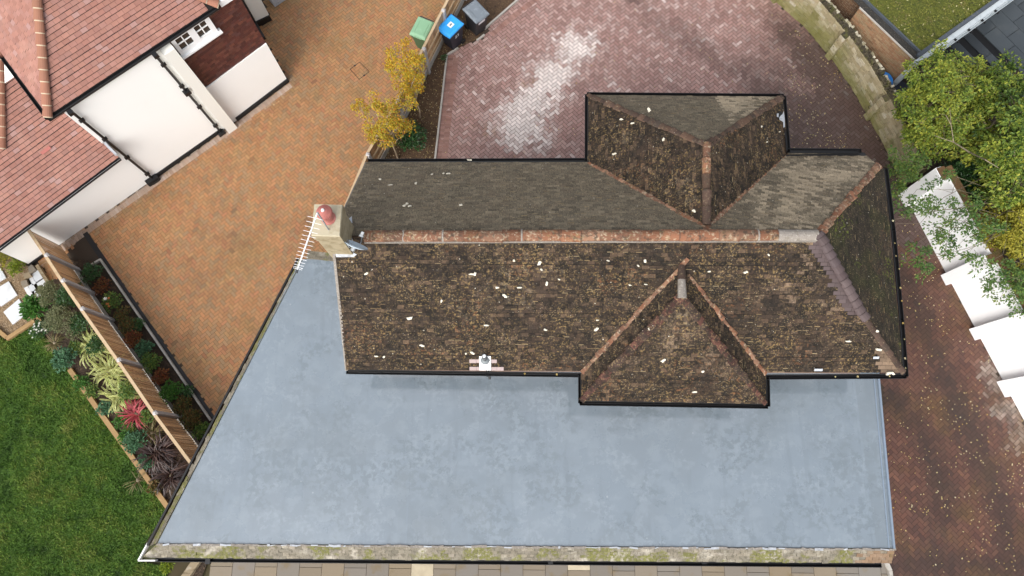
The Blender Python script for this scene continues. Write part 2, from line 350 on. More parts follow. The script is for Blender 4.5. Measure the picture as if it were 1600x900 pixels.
M['lawn'] = mat('lawn', (.048, .10, .013), rough=.95, layers=[((.075, .12, .02), 'noise', 1.3, .45, .68, .8), ((.014, .034, .006), 'noise', 3.5, .48, .66, .8)], bump=(20, .6, .05))
M['blade'] = mat('grass_blade', pal=[(0.02774, 0.07166, 0.009245), (0.05201, 0.1156, 0.01387), (0.08322, 0.1619, 0.0208), (0.1271, 0.1907, 0.03005), (0.1734, 0.2023, 0.04855)], rough=.7, val=.2, spec=.2)
M['timber'] = mat('weathered_sleeper', (.30, .19, .085), rough=.85, val=.06, layers=[((.18, .105, .045), 'streak', (3, 3, 3), .5, .7, .6), ((.42, .30, .16), 'noise', 8, .55, .7, .5)], bump=(20, .3, .01))
M['sleeper'] = mat('grey_sleeper', (.24, .19, .12), rough=.9, layers=[((.12, .09, .05), 'streak', (2, 9, 3), .5, .65, .8), ((.36, .32, .25), 'noise', 5, .55, .7, .6)], bump=(20, .3, .01))
M['fence_slat'] = mat('brown_fence_board', pal=[(0.4312, 0.248, 0.1186), (0.5821, 0.3558, 0.1833), (0.3665, 0.2156, 0.1078), (0.69, 0.4528, 0.2587)], rough=.85, val=.12, layers=[((.10, .06, .03), 'streak', (6, 6, 1.2), .52, .7, .5)])
M['fence_rail'] = mat('pale_fence_rail', (.46, .34, .21), rough=.85, val=.05, layers=[((.30, .2, .1), 'noise', 5, .5, .7, .5)])
M['post'] = mat('grey_concrete_post', (.43, .41, .40), rough=.85, layers=[((.33, .31, .3), 'noise', 8, .5, .7, .5)], bump=(40, .2, .01))
M['stone'] = mat('lichened_wall_stone', pal=[(0.324, 0.2633, 0.1553), (0.378, 0.3172, 0.2025), (0.2835, 0.2363, 0.135), (0.4455, 0.3915, 0.27), (0.351, 0.2902, 0.1687), (0.513, 0.4657, 0.3645)], rough=.9, val=.10,
    layers=[((.15, .14, .035), 'noise', 1.1, .5, .68, .6), ((.15, .11, .07), 'noise', 7, .53, .7, .5), ((.5, .47, .40), 'noise', 3.2, .60, .74, .6), ((.06, .05, .035), 'noise', 14, .62, .72, .6), ((.15, .15, .03), 'amt', 4, .5, .75)], bump=(25, .6, .03))
M['stone_base'] = mat('wall_mortar', (.19, .16, .09), rough=.95, layers=[((.11, .10, .035), 'noise', 3, .45, .65, .7)], bump=(25, .6, .03))
M['coping'] = mat('dark_mossy_coping', pal=[(.05, .04, .025), (.08, .065, .04), (.035, .03, .02), (.11, .09, .055)], rough=.95, val=.2, layers=[((.10, .10, .025), 'noise', 6, .5, .65, .6)], bump=(25, .8, .04))
M['coping_pale'] = mat('pale_coping_stone', pal=[(.42, .38, .28), (.5, .46, .36), (.34, .30, .2), (.22, .19, .12)], rough=.95, val=.15, layers=[((.12, .12, .04), 'noise', 9, .52, .68, .7)], bump=(25, .6, .03))
M['white_wall'] = mat('white_painted_wall', (.90, .905, .91), rough=.8, layers=[((.87, .875, .88), 'noise', .9, .48, .7, .5)], bump=(40, .06, .01))
M['rust_coping'] = mat('brown_wall_top', (.15, .085, .04), rough=.95, layers=[((.085, .075, .025), 'noise', 5, .45, .62, .8), ((.22, .13, .065), 'noise', 14, .55, .7, .6)], bump=(25, .6, .03))
M['brick'] = mat('old_stock_brick', pal=[(.25, .13, .07), (.29, .165, .09), (.21, .12, .065), (.31, .21, .12), (.23, .155, .085)], rough=.9, val=.13, layers=[((.22, .19, .085), 'amt', 3, .6, .75)])
M['brick_dark'] = mat('brown_brick', pal=[(.13, .07, .04), (.16, .09, .05), (.11, .065, .04)], rough=.9, val=.15)
M['brick_joint'] = mat('brick_mortar', (.30, .255, .18), rough=.95)
M['fascia'] = mat('grey_fascia', (.42, .46, .48), rough=.45, layers=[((.25, .29, .31), 'noise', 5, .5, .7, .5)])
M['roof_edge'] = mat('slate_blue_edging', (.055, .065, .08), rough=.6, layers=[((.12, .12, .10), 'noise', 9, .52, .7, .6)])
M['dark_gravel'] = mat('dark_edge_gravel', (.03, .028, .025), rough=.95, layers=[((.14, .12, .09), 'noise', 26, .56, .68, .8)], bump=(30, .9, .03))
M['sedum_base'] = mat('sedum_moss', (.085, .095, .012), rough=.95, layers=[((.05, .065, .010), 'noise', 3, .45, .65, .8), ((.15, .14, .025), 'noise', 7, .55, .7, .6)], bump=(14, 1.0, .06))
M['sedum_leaf'] = mat('sedum_leaf', pal=[(.045, .05, .008), (.085, .095, .012), (.13, .135, .018), (.10, .085, .02), (.34, .31, .16)], rough=.8, val=.2)
M['slate'] = mat('wet_slate', pal=[(.035, .043, .05), (.05, .06, .068), (.06, .072, .08), (.03, .036, .042)], rough=.35, spec=.5, layers=[((.075, .085, .09), 'noise', 2, .5, .7, .6)])
M['black'] = mat('black_void', (.006, .006, .007), rough=.7)
M['ground'] = mat('rough_ground', (.05, .055, .02), rough=.95, layers=[((.06, .042, .022), 'noise', .4, .4, .6, .8)])
M['blue_plastic'] = mat('blue_plastic', (.02, .20, .62), rough=.4, layers=[((.03, .26, .7), 'noise', 6, .5, .7, .3)])
M['bin_blue'] = mat('bright_blue_lid', (.035, .33, .80), rough=.38, layers=[((.05, .40, .85), 'noise', 5, .5, .7, .4)])
M['bin_navy'] = mat('dark_navy_bin', (.018, .021, .035), rough=.45, layers=[((.035, .04, .055), 'noise', 7, .55, .7, .5)])
M['bin_black'] = mat('black_bin', (.022, .023, .027), rough=.45, layers=[((.045, .046, .05), 'noise', 7, .55, .7, .5)])
M['bin_grey'] = mat('grey_bin_lid', (.16, .185, .21), rough=.42, layers=[((.24, .27, .3), 'noise', 8, .5, .7, .6)])
M['bin_green'] = mat('dark_green_bin', (.05, .10, .05), rough=.5)
M['bin_lime'] = mat('faded_green_lid', (.20, .36, .22), rough=.5, layers=[((.26, .43, .28), 'noise', 5, .5, .7, .5)])
M['rubber'] = mat('black_rubber', (.012, .012, .012), rough=.7)
M['sticker'] = mat('white_sticker', (.75, .76, .80), rough=.5)
M['marking'] = mat('white_number_paint', (.62, .64, .66), rough=.6)
M['dish'] = mat('pale_blue_grey_dish', (.45, .54, .62), rough=.4)
M['alu'] = mat('aluminium', (.72, .72, .73), rough=.35, metal=.3)
M['mast'] = mat('galvanised_pole', (.32, .33, .34), rough=.5, metal=.4)
M['bark_grey'] = mat('grey_branch_bark', (.20, .165, .11), rough=.9, layers=[((.08, .065, .04), 'noise', 20, .45, .65, .8)])
M['bark_pale'] = mat('pale_trunk_bark', (.36, .28, .19), rough=.9, layers=[((.14, .09, .05), 'noise', 18, .52, .68, .7)])
def leafm(name, pal, rough=.55, spec=.35): return mat(name, pal=pal, rough=rough, val=.22, spec=spec, translucent=.3)
M['leaf_big'] = leafm('green_yellow_leaf', [(.035, .075, .012), (.075, .13, .018), (.13, .19, .024), (.21, .26, .032), (.33, .33, .042), (.11, .17, .03)])
M['leaf_yellow'] = leafm('yellow_green_leaf', [(0.0675, 0.1013, 0.0108), (0.162, 0.1755, 0.0162), (0.27, 0.2565, 0.0243), (0.378, 0.324, 0.0405), (0.216, 0.216, 0.02025)])
M['leaf_mid'] = leafm('mid_green_leaf', [(.035, .085, .018), (.06, .13, .03), (.09, .17, .038), (.13, .20, .04), (.20, .25, .04)])
M['leaf_autumn'] = leafm('autumn_yellow_leaf', [(0.459, 0.2295, 0.0162), (0.567, 0.3375, 0.0243), (0.405, 0.324, 0.027), (0.297, 0.27, 0.027), (0.513, 0.1755, 0.02025), (0.216, 0.2295, 0.03375)], .6)
M['leaf_dark'] = leafm('glossy_dark_leaf', [(0.013, 0.0455, 0.0117), (0.0234, 0.0715, 0.0182), (0.039, 0.104, 0.026), (0.065, 0.143, 0.0455)], .35, .5)
M['leaf_grey'] = leafm('grey_green_leaf', [(.08, .10, .045), (.13, .15, .07), (.18, .19, .09), (.10, .12, .05), (.24, .24, .13)])
M['leaf_sea'] = leafm('blue_green_leaf', [(0.039, 0.1105, 0.052), (0.065, 0.156, 0.078), (0.091, 0.195, 0.0975)])
M['leaf_fresh'] = leafm('fresh_green_leaf', [(0.0325, 0.104, 0.0156), (0.052, 0.156, 0.0234), (0.091, 0.208, 0.0325)])
M['leaf_red'] = leafm('red_brown_leaf', [(0.13, 0.0325, 0.0156), (0.208, 0.052, 0.0208), (0.091, 0.039, 0.0195), (0.26, 0.0975, 0.026), (0.065, 0.065, 0.0195)])
M['leaf_mix'] = leafm('bronze_green_leaf', [(0.052, 0.078, 0.0195), (0.078, 0.104, 0.026), (0.169, 0.078, 0.026), (0.0455, 0.0715, 0.0182), (0.234, 0.13, 0.039)])
M['leaf_lime'] = leafm('lime_leaf', [(.14, .2, .01), (.22, .28, .015), (.10, .16, .012), (.3, .33, .03)])
M['strap_cream'] = leafm('cream_leaf_edge', [(.55, .57, .19), (.64, .64, .28), (.45, .50, .14)], .45)
M['strap_green'] = leafm('green_leaf_stripe', [(.035, .085, .014), (.055, .11, .02)], .45)
M['strap_red'] = leafm('red_strap_leaf', [(.42, .07, .085), (.34, .045, .06), (.5, .16, .16), (.24, .035, .04)], .45)
M['strap_dark'] = leafm('dark_purple_strap_leaf', [(.022, .012, .012), (.04, .02, .018), (.06, .03, .025), (.10, .06, .045), (.03, .016, .016)], .35, .5)
M['strap_tan'] = leafm('tan_grass_leaf', [(.20, .15, .07), (.12, .12, .04), (.26, .19, .10), (.09, .10, .03)])
M['petal_white'] = leafm('white_petal', [(.8, .8, .74), (.7, .7, .6)])
M['petal_orange'] = leafm('orange_petal', [(.5, .12, .03), (.55, .25, .08)])
M['litter'] = leafm('fallen_leaf', [(.42, .33, .12), (.5, .42, .22), (.35, .24, .06), (.55, .5, .34), (.3, .26, .08)])

# ------------------------------------------------------------------ ground, paving, lawn
mb = MB(); mb.face([(-300, -300, -.08), (300, -300, -.08), (300, 300, -.08), (-300, 300, -.08)])
tag(mb.build('ground', M['ground']), kind='structure')

def herringbone(mb, region, W, yaw, z, pick, gap=.0055, skip=None, clipto=False):
    xs = [p[0] for p in region]; ys = [p[1] for p in region]
    cx, cy = (min(xs) + max(xs)) / 2, (min(ys) + max(ys)) / 2
    rad = math.hypot(max(xs) - min(xs), max(ys) - min(ys)) / 2
    n = int(rad / W) + 2; c, s = math.cos(yaw), math.sin(yaw)
    for i in range(-n, n + 1):
        for j in range(-n, n + 1):
            k = (i - j) % 4
            if k == 0: w, h = 2, 1
            elif k == 3: w, h = 1, 2
            else: continue
            mx, my = (i + w / 2) * W, (j + h / 2) * W
            x, y = cx + mx * c - my * s, cy + mx * s + my * c
            if not inside((x, y), region): continue
            if skip and skip(x, y): continue
            hw, hh = w * W / 2 - gap, h * W / 2 - gap
            dz = random.gauss(0, .0012); tx, ty = random.gauss(0, .008), random.gauss(0, .008)
            q = []
            for u, v in ((-hw, -hh), (hw, -hh), (hw, hh), (-hw, hh)):
                q.append((x + u * c - v * s, y + u * s + v * c, z + dz + u * tx + v * ty))
            m_, a_, *dd = pick(x, y)
            mb.face(q, m_, None, a_, dd[0] if dd else 0.0)

def soldier(mb, pts, width, length, z, m, side=1, a=0.0, gap=.004):
    """row of blocks laid across a line"""
    for i in range(len(pts) - 1):
        p, q = Vector(pts[i][:2]), Vector(pts[i + 1][:2]); d = (q - p); L = d.length; d.normalize(); nrm = Vector((-d.y, d.x)) * side
        n = max(1, int(L / width))
        for k in range(n):
            s0, s1 = L * k / n + gap, L * (k + 1) / n - gap
            dz = random.gauss(0, .0015)
            P_ = [p + d * s0 + nrm * gap, p + d * s1 + nrm * gap, p + d * s1 + nrm * (length - gap), p + d * s0 + nrm * (length - gap)]
            if side < 0: P_.reverse()
            mb.face([(v.x, v.y, z + dz) for v in P_], m, None, a)

BW = .113
# orange drive on the left
wall_line = ats([(20, 433), (48, 414), (233, 284), (357, 197), (450, 127)])
orange = ats([(58, 407), (235, 283), (357, 197), (452, 125), (400, 43), (424, 30), (405, -10), (470, -160), (830, -160), (724, 0), (640, 165), (596, 250), (520, 420), (600, 560), (340, 652), (332, 645), (133, 363), (100, 400), (85, 440)])
mb = MB()
mb.face([(p.x, p.y, -.012) for p in ats([(-40, 420), (420, -180), (900, -180), (724, 0), (596, 250), (560, 480), (345, 670), (100, 450)])], 1)
def pick_orange(x, y):
    d = linedist((x, y), wall_line)
    return 0, clamp(.62 - d * .9 + fbm(x, y, 1.5) * .25), clamp(.05 + .45 * fbm(x, y, .45, 6) + .3 * fbm(x, y, 1.6, 2) + (.5 if random.random() < .012 else 0))
herringbone(mb, orange, .102, R(42), 0, pick_orange, gap=.0035)
soldier(mb, ats([(60, 410), (235, 287), (357, 201), (452, 130)]), .1, .2, .003, 2, -1)
tag(mb.build('driveway', [M['paver_orange'], M['sand'], M['edge_block']]), kind='structure')

ic = thing('inspection_cover', 'block filled inspection cover with a thin dark frame in the orange drive', 'drain cover', at(561, 110))
mb = MB(); q = ats([(547, 108), (562, 97), (577, 112), (561, 124)], .004)
for k in range(4): mb.beam(q[k], q[(k + 1) % 4], .011, .012)
mb.build('frame', M['drain'], ic)
for k in (0, 2):
    mb = MB(); m_ = (q[k] + q[(k + 1) % 4]) / 2; mb.box((m_.x, m_.y, .006), (.07, .05, .012), R(35)); mb.build('lifting_slot', M['drain'], ic)
# red forecourt and side drive
kerb = ats([(680, 252), (690, 160), (700, 86), (716, 76)])
red = ats([(680, 252), (700, 80), (745, 62), (765, 52), (762, 25), (800, 0), (950, -120), (1300, -160), (1130, -100), (1210, 0), (1240, 24), (1300, 90), (1360, 185), (1412, 290), (1424, 322), (1480, 425), (1530, 522), (1580, 620), (1640, 740), (1700, 980), (1380, 980), (1388, 890), (1376, 600), (1000, 420), (680, 400)])
dark_bands = [ats([(940, -60), (1010, 20), (1120, 90), (1230, 180), (1300, 240), (1390, 420)]), ats([(1200, 20), (1290, 120), (1360, 240), (1400, 330)]),
              ats([(1410, 430), (1465, 560), (1520, 680), (1570, 800), (1580, 900)]), ats([(1395, 620), (1440, 680), (1480, 800)]), ats([(1400, 890), (1500, 880), (1600, 880)])]
salt = [(812, 197, 56, 44), (832, 160, 50, 38), (862, 120, 44, 42), (900, 76, 42, 30)]
salt_w = []
for px, py, rx, ry in salt:
    c0 = at(px, py); salt_w.append((c0.x, c0.y, (at(px + rx, py) - c0).length, (at(px, py - ry) - c0).length))
pale_corner = [at(1600, 680), at(1600, 600), at(1560, 590), at(1585, 640)]
def pick_red(x, y):
    a_ = 0.0
    for cx, cy, rx, ry in salt_w:
        d = math.hypot((x - cx) / rx, (y - cy) / ry); a_ = max(a_, 1.02 - .66 * d)
    a_ = a_ + fbm(x, y, 1.3) * .24 + random.gauss(0, .10) - .05
    if y > 8.6: a_ = max(a_, .10 + .12 * fbm(x, y, .7, 3) + random.gauss(0, .14))
    a_ = clamp(a_)
    dark = min(linedist((x, y), b) for b in dark_bands) + .30 * fbm(x, y, .8, 7)
    band = clamp(1.05 - dark / .75)
    zone = clamp((x - 5.6 + (9.5 - y) * .45) / 4.2 + .22 * fbm(x, y, .6, 2))
    if y < 6: zone = 1
    pc = min((Vector((x, y, 0)) - p).length for p in pale_corner) + .5 * fbm(x, y, 1.2, 3)
    m_ = 1 if y < 7.0 + random.gauss(0, .25) else 0
    dirt = clamp(band * (.85 if m_ else .45) + .16 * fbm(x, y, 1.6, 8) + random.gauss(0, .06) + (clamp(zone * 1.15) if m_ == 0 else .3 * (1 - zone)))
    if m_: a_ *= .3
    if pc < 1.0 and y < 5: a_ = clamp(.8 - pc * .7 + random.gauss(0, .1)); dirt *= .4
    return m_, a_, dirt
mb = MB()
mb.face([(p.x, p.y, -.012) for p in ats([(676, 420), (680, 252), (700, 80), (790, -40), (1000, -200), (1500, -200), (1450, 290), (1650, 600), (1800, 1000), (1370, 1000)])], 3)
def under_house(x, y): return (-2.0 < x < 8.6 and y < 7.2) or x < -2.9
herringbone(mb, red, BW, R(40), 0, pick_red, skip=under_house)
for off in (0, .2):
    soldier(mb, [p + Vector((off, 0, 0)) for p in kerb[:3]], .1, .2, .004, 4, -1)
soldier(mb, ats([(765, 52), (800, 22), (870, -30)]), .1, .2, .004, 4, -1)
tag(mb.build('forecourt', [M['paver_red'], M['paver_wet'], M['paver_dark'], M['sand'], M['red_edge']]), kind='structure')
mb = MB()
mb.beam(kerb[0] + Vector((-.03, -.3, .0)), kerb[2] + Vector((-.03, 0, .0)), .06, .14); mb.beam(kerb[2], kerb[3], .06, .14)
mb.beam(at(745, 64) , at(757, 55), .06, .10); mb.beam(at(757, 46), at(805, 4), .06, .14); mb.beam(at(805, 4), at(880, -60), .06, .14)
tag(mb.build('kerb', M['concrete']), kind='structure')

# soil beds
def sheet(name, pts, z, m, bumpy=0.0, step=.12):
    mb = MB()
    P_ = [(p.x, p.y) for p in pts]
    if area2(P_) < 0: P_.reverse()
    if not bumpy: mb.face([(x, y, z) for x, y in P_])
    else:
        x0, x1 = min(p[0] for p in P_), max(p[0] for p in P_); y0, y1 = min(p[1] for p in P_), max(p[1] for p in P_)
        nx, ny = int((x1 - x0) / step) + 1, int((y1 - y0) / step) + 1
        def h(x, y): return z + bumpy * (fbm(x, y, 2.2) * .6 + ns(x, y, 3, 7) * .3)
        for i in range(nx):
            for j in range(ny):
                q = [(x0 + i * step, y0 + j * step), (x0 + (i + 1) * step, y0 + j * step), (x0 + (i + 1) * step, y0 + (j + 1) * step), (x0 + i * step, y0 + (j + 1) * step)]
                if not all(inside(p, P_) for p in q): q = clip(P_, q)
                if len(q) >= 3: mb.face([(x, y, h(x, y)) for x, y in q])
    return tag(mb.build(name, m), kind='structure')
sheet('bark_bed', ats([(600, 252), (720, 0), (760, -80), (860, -60), (803, 2), (760, 40), (745, 62), (716, 76), (700, 86), (678, 252), (660, 300), (590, 300)]), .02, M['bark'], .04)
sheet('planting_bed', ats([(100, 405), (152, 408), (325, 655), (345, 690), (290, 720), (278, 652), (150, 462)]), .02, M['soil'], .05)
sheet('garden_bed', ats([(70, 440), (97, 440), (150, 462), (278, 652), (320, 720), (264, 797), (110, 580), (58, 503), (50, 465)]), .02, M['soil'], .05)
sheet('shrub_bed', ats([(1400, 120), (1425, 235), (1425, 318), (1500, 460), (1640, 720), (1900, 700), (1900, 60), (1600, 110), (1450, 100)]), -.02, M['soil'], .06, .3)

# lawn
lawn_poly = ats([(-60, 505), (9, 532), (54, 505), (110, 582), (262, 797), (225, 850), (222, 880), (268, 885), (230, 960), (-60, 960)])
sheet('lawn', lawn_poly, -.02, M['lawn'], .05, .15)
mb = MB(); LP = [(p.x, p.y) for p in lawn_poly]
x0, x1 = min(p[0] for p in LP), max(p[0] for p in LP); y0, y1 = min(p[1] for p in LP), max(p[1] for p in LP)
n = 0
while n < 52000:
    x, y = random.uniform(x0, x1), random.uniform(y0, y1)
    if not inside((x, y), LP): continue
    n += 1
    f = 1.3 * fbm(x, y, 1.1) + .5 * ns(x, y, 5, 4)
    h = .05 + .03 * random.random() + .05 * max(0, f); an = random.uniform(0, 6.28); w = .012
    dx, dy = math.cos(an), math.sin(an); lean = random.uniform(.3, 1.3) * h; la = an + random.uniform(-1.2, 1.2) + 1.57
    r_ = clamp(.46 + .55 * f + random.gauss(0, .17))
    z = -.02 + .05 * (fbm(x, y, 2.2) * .6)
    mb.face([(x - dx * w, y - dy * w, z), (x + dx * w, y + dy * w, z), (x + math.cos(la) * lean, y + math.sin(la) * lean, z + h)], 0, r_)
tag(mb.build('grass', M['blade']), 'short uneven green lawn grass in the lower left corner', 'grass', kind='stuff')

# gravel path and slabs
gp = ats([(-60, 380), (0, 394), (47, 418), (40, 450), (60, 480), (54, 500), (10, 528), (-60, 490)])
sheet('gravel_path', gp, .005, M['gravel_bed'])
mb = MB(); GP = [(p.x, p.y) for p in gp]
for _ in range(5200):
    x, y = random.uniform(min(p[0] for p in GP), max(p[0] for p in GP)), random.uniform(min(p[1] for p in GP), max(p[1] for p in GP))
    if not inside((x, y), GP): continue
    an = random.uniform(0, 6.28); s = random.uniform(.012, .026); c, q = math.cos(an), math.sin(an); z = .008 + random.random() * .012
    B = [(x + c * s, y + q * s, z), (x - q * s * .7, y + c * s * .7, z), (x - c * s, y - q * s, z), (x + q * s * .7, y - c * s * .7, z)]
    for k in range(4): mb.face([B[k], B[(k + 1) % 4], (x, y, z + s * .5)])
tag(mb.build('gravel', M['gravel']), 'tan gravel chippings round the stepping slabs', 'gravel', kind='stuff')
slabs = [([(13.3, 439.5), (26.7, 461), (1, 478.7), (-14, 456)], 'square pale grey stepping slab in the gravel, cut by the left photo edge above the lowest slab'),
         ([(29.3, 467), (43.6, 488.4), (19.6, 507), (5.3, 487.5)], 'square pale grey stepping slab lowest in the gravel, beside the timber corner'),
         ([(-12, 415), (1, 419), (9, 434), (-14, 448)], 'pale grey stepping slab highest in the gravel, mostly outside the left photo edge')]
for pts, lab in slabs:
    mb = MB(); P_ = ats(pts, .05); mb.prism(P_, .006, .05)
    tag(mb.build('stepping_slab', M['slab'], origin=(P_[0].x, P_[0].y, 0)), lab, 'paving slab', 'stepping slabs in the gravel')
for pts, z, m, lab in [([(43, 417), (49, 413), (56, 421), (46, 428)], .12, 'sandstone', 'small sandstone step block at the white wall corner'),
                       ([(36, 428), (45, 424), (49, 432), (38, 436)], .10, 'sandstone', 'small tan sandstone block between the gravel and pale slabs, upper of two'),
                       ([(32, 440), (41, 437), (44, 445), (35, 449)], .10, 'sandstone', 'small tan sandstone block between the gravel and pale slabs, lower of two')]:
    mb = MB(); P_ = ats(pts, z); mb.prism(P_, 0, z)
    tag(mb.build('stone_block', M[m], origin=(P_[0].x, P_[0].y, 0)), lab, 'stone block')
mb = MB()
for q in ([(48, 428), (60, 421), (68, 433), (56, 441)], [(45, 434), (48, 429), (56, 442), (51, 446)], [(44, 446), (51, 443), (56, 452), (48, 456)], [(37, 450), (43, 447), (53, 463), (47, 467)], [(57, 443), (69, 435), (75, 445), (62, 452)], [(53, 455), (61, 453), (66, 461), (56, 465)]):
    mb.prism(ats(q, .03), .006, .03)
tag(mb.build('garden_paving', M['slab']), kind='structure')
mb = MB(); gate_pave = ats([(60, 405), (75, 398), (95, 420), (92, 436), (78, 440)])
herringbone(mb, gate_pave, BW, R(30), .004, lambda x, y: (0, .1))
tag(mb.build('gate_paving', M['paver_orange']), kind='structure')

def timber(name, pts, w, h, z, m, label, cat='timber edging'):
    P_ = ats(pts, z + h); o = P_[0].copy(); o.z = 0
    mb = MB()
    for i in range(len(P_) - 1):
        a_, b_ = P_[i].copy(), P_[i + 1].copy(); a_.z = b_.z = z + h / 2
        mb.beam(a_, b_, w, h)
    return tag(mb.build(name, M[m], origin=o), label, cat)
timber('timber_edging', [(108, 577), (264, 796)], .14, .14, -.02, 'timber', 'long orange brown timber sleeper between the lawn and the flower bed')
timber('timber_edging', [(-50, 478), (9.5, 527), ], .12, .12, -.02, 'timber', 'timber edging left of the gravel corner, running out of the photo')
timber('timber_edging', [(9, 529.5), (53, 501)], .12, .12, -.02, 'timber', 'short timber edging between the gravel and the lawn')
timber('timber_edging', [(55, 492), (64, 504)], .10, .12, -.02, 'timber', 'stub of orange timber edging under the white flowers')
timber('timber_edging', [(57, 414), (74, 441)], .10, .14, 0, 'sleeper', 'pale mossy timber sleeper beside the gate paving')
timber('timber_edging', [(312, 868), (262, 940)], .22, .2, 0, 'sleeper', 'wide weathered grey sleeper at the patio corner below the flat roof')
sheet('patio_soil', ats([(318, 860), (332, 860), (300, 940), (285, 940)]), .01, M['soil'], .04, .1)

# patio in front
mb = MB(); pz = .03
pa, pb = at(330, 872, pz), at(1385, 884, pz); dirp = (pb - pa).normalized(); nrm = Vector((dirp.y, -dirp.x, 0))
Lp = (pb - pa).length; x = 0; k = 0
while x < Lp - .1:
    w = .64; cutset = [(0, .16 if k % 2 == 0 else .60), ] ; y = 0
    ys = [.22, .85, 1.5] if k % 2 == 0 else [.62, 1.25, 1.9]
    y0 = -.5
    for yy in ys:
        q = [pa + dirp * (x + .006) + nrm * (y0 + .006), pa + dirp * min(x + w - .006, Lp) + nrm * (y0 + .006), pa + dirp * min(x + w - .006, Lp) + nrm * (yy - .006), pa + dirp * (x + .006) + nrm * (yy - .006)]
        mb.prism(q, 0, pz, 0, None, .62 if k in (9, 16) and random.random() < .8 else 0.0); y0 = yy
    x += w; k += 1
qq = [pa - nrm * .5, pb - nrm * .5, pb + nrm * 1.9, pa + nrm * 1.9]
mb.face([(p.x, p.y, .012) for p in qq], 1)
tag(mb.build('patio', [M['sandstone'], M['sand']]), kind='structure')
timber('edging_kerb', [(1384, 874), (1392, 892), (1396, 930)], .1, .12, 0, 'concrete', 'short pale kerb end at the right corner of the patio', 'kerb')

# linear drain and concrete edging along the planting bed
P0, P1 = at(133, 364), at(333, 655)
mb = MB(); mb.beam(P0 + Vector((0, 0, -.02)), P1 + Vector((0, 0, -.02)), .16, .06)
tag(mb.build('drain_channel', M['drain'], origin=P0), 'straight black drain channel along the edge of the orange drive', 'drain')
mb = MB(); mb.beam(at(157, 405, .04), at(330, 657, .04), .055, .12); mb.beam(at(157, 406, .04), at(144, 414, .04), .055, .12)
tag(mb.build('bed_edging', M['concrete'], origin=at(157, 405)), 'thin pale concrete edging between the planting bed and the black drain', 'edging')

# ------------------------------------------------------------------ tiled surfaces
def frame(poly, e0, e1):
    u = (e1 - e0).normalized()
    n = Vector((0, 0, 0)); c = sum(poly, Vector()) / len(poly)
    for i in range(len(poly)): n += (poly[i] - c).cross(poly[(i + 1) % len(poly)] - c)
    n.normalize()
    if n.z < 0: n = -n
    u = (u - n * u.dot(n)).normalized(); v = n.cross(u)
    if v.z < 0: v = -v; 
    return u, v, n
def tiles(mb, poly, e0, e1, w=.165, g=.1, lift=.016, m=0, pick=None, jit=.004, base=True, mbase=1, cgap=.010, edge=None, edge_p=.16):
    u, v, n = frame(poly, e0, e1)
    P2 = [((p - e0).dot(u), (p - e0).dot(v)) for p in poly]
    lo = [min(p[i] for p in P2) for i in (0, 1)]; hi = [max(p[i] for p in P2) for i in (0, 1)]
    if base: mb.face([e0 + u * p[0] + v * p[1] - n * .012 for p in P2], mbase, .5)
    r0, r1 = int(math.floor(lo[1] / g)), int(math.ceil(hi[1] / g))
    for r in range(r0, r1):
        v0 = r * g; wob = random.gauss(0, .003)
        k0 = int(math.floor(lo[0] / w)) - 1; k1 = int(math.ceil(hi[0] / w)) + 1
        for k in range(k0, k1):
            x0 = k * w + (w / 2 if r % 2 else 0)
            q = clip([(x0 + .002, v0 + cgap + wob + random.gauss(0, .002)), (x0 + w - .002, v0 + cgap + wob + random.gauss(0, .002)), (x0 + w - .002, v0 + g + .002), (x0 + .002, v0 + g + .002)], P2)  # course gap bares the dark base, drawing the shadow line under each tail
            if len(q) < 3 or abs(area2(q)) < .0008: continue
            l0 = lift + random.gauss(0, jit); tw = random.gauss(0, jit * .6)
            def up(p):
                t = clamp((p[1] - v0) / g); return e0 + u * p[0] + v * p[1] + n * ((l0 + tw * ((p[0] - x0) / w - .5)) * (1 - t) + .003 * t)
            T = [up(p) for p in q]; rr = random.random(); mm, aa = m, 0.0
            cpt = sum(T, Vector()) / len(T)
            if pick: mm, aa = pick(cpt, m)
            mb.face(T, mm, rr, aa)
            low = [p for p in q if p[1] < v0 + .02]
            if len(low) >= 2:
                low.sort(); A, B = low[0], low[-1]
                mb.face([e0 + u * A[0] + v * A[1] - n * .004, e0 + u * B[0] + v * B[1] - n * .004, up(B), up(A)], mm, rr, aa)
                if edge is not None and mm == m and random.random() < edge_p * clamp(.25 + 2.2 * ns((cpt - e0).dot(u) * .7, r * 1.7, 11.3), .06, 1.6):
                    a0, a1 = sorted((random.random(), random.random())); a0 *= .5; a1 = .5 + a1 * .5; wd_ = random.uniform(.006, .014); 
                    Lx = A[0] + (B[0] - A[0]) * a0 * .6; Rx = B[0] - (B[0] - A[0]) * (1 - a1) * .6
                    e_ = [(Lx, A[1]), (Rx, B[1]), (Rx, B[1] + wd_), (Lx, A[1] + wd_)]
                    mb.face([up(p) + n * .0025 for p in e_], edge, random.random(), 0)
    return u, v, n
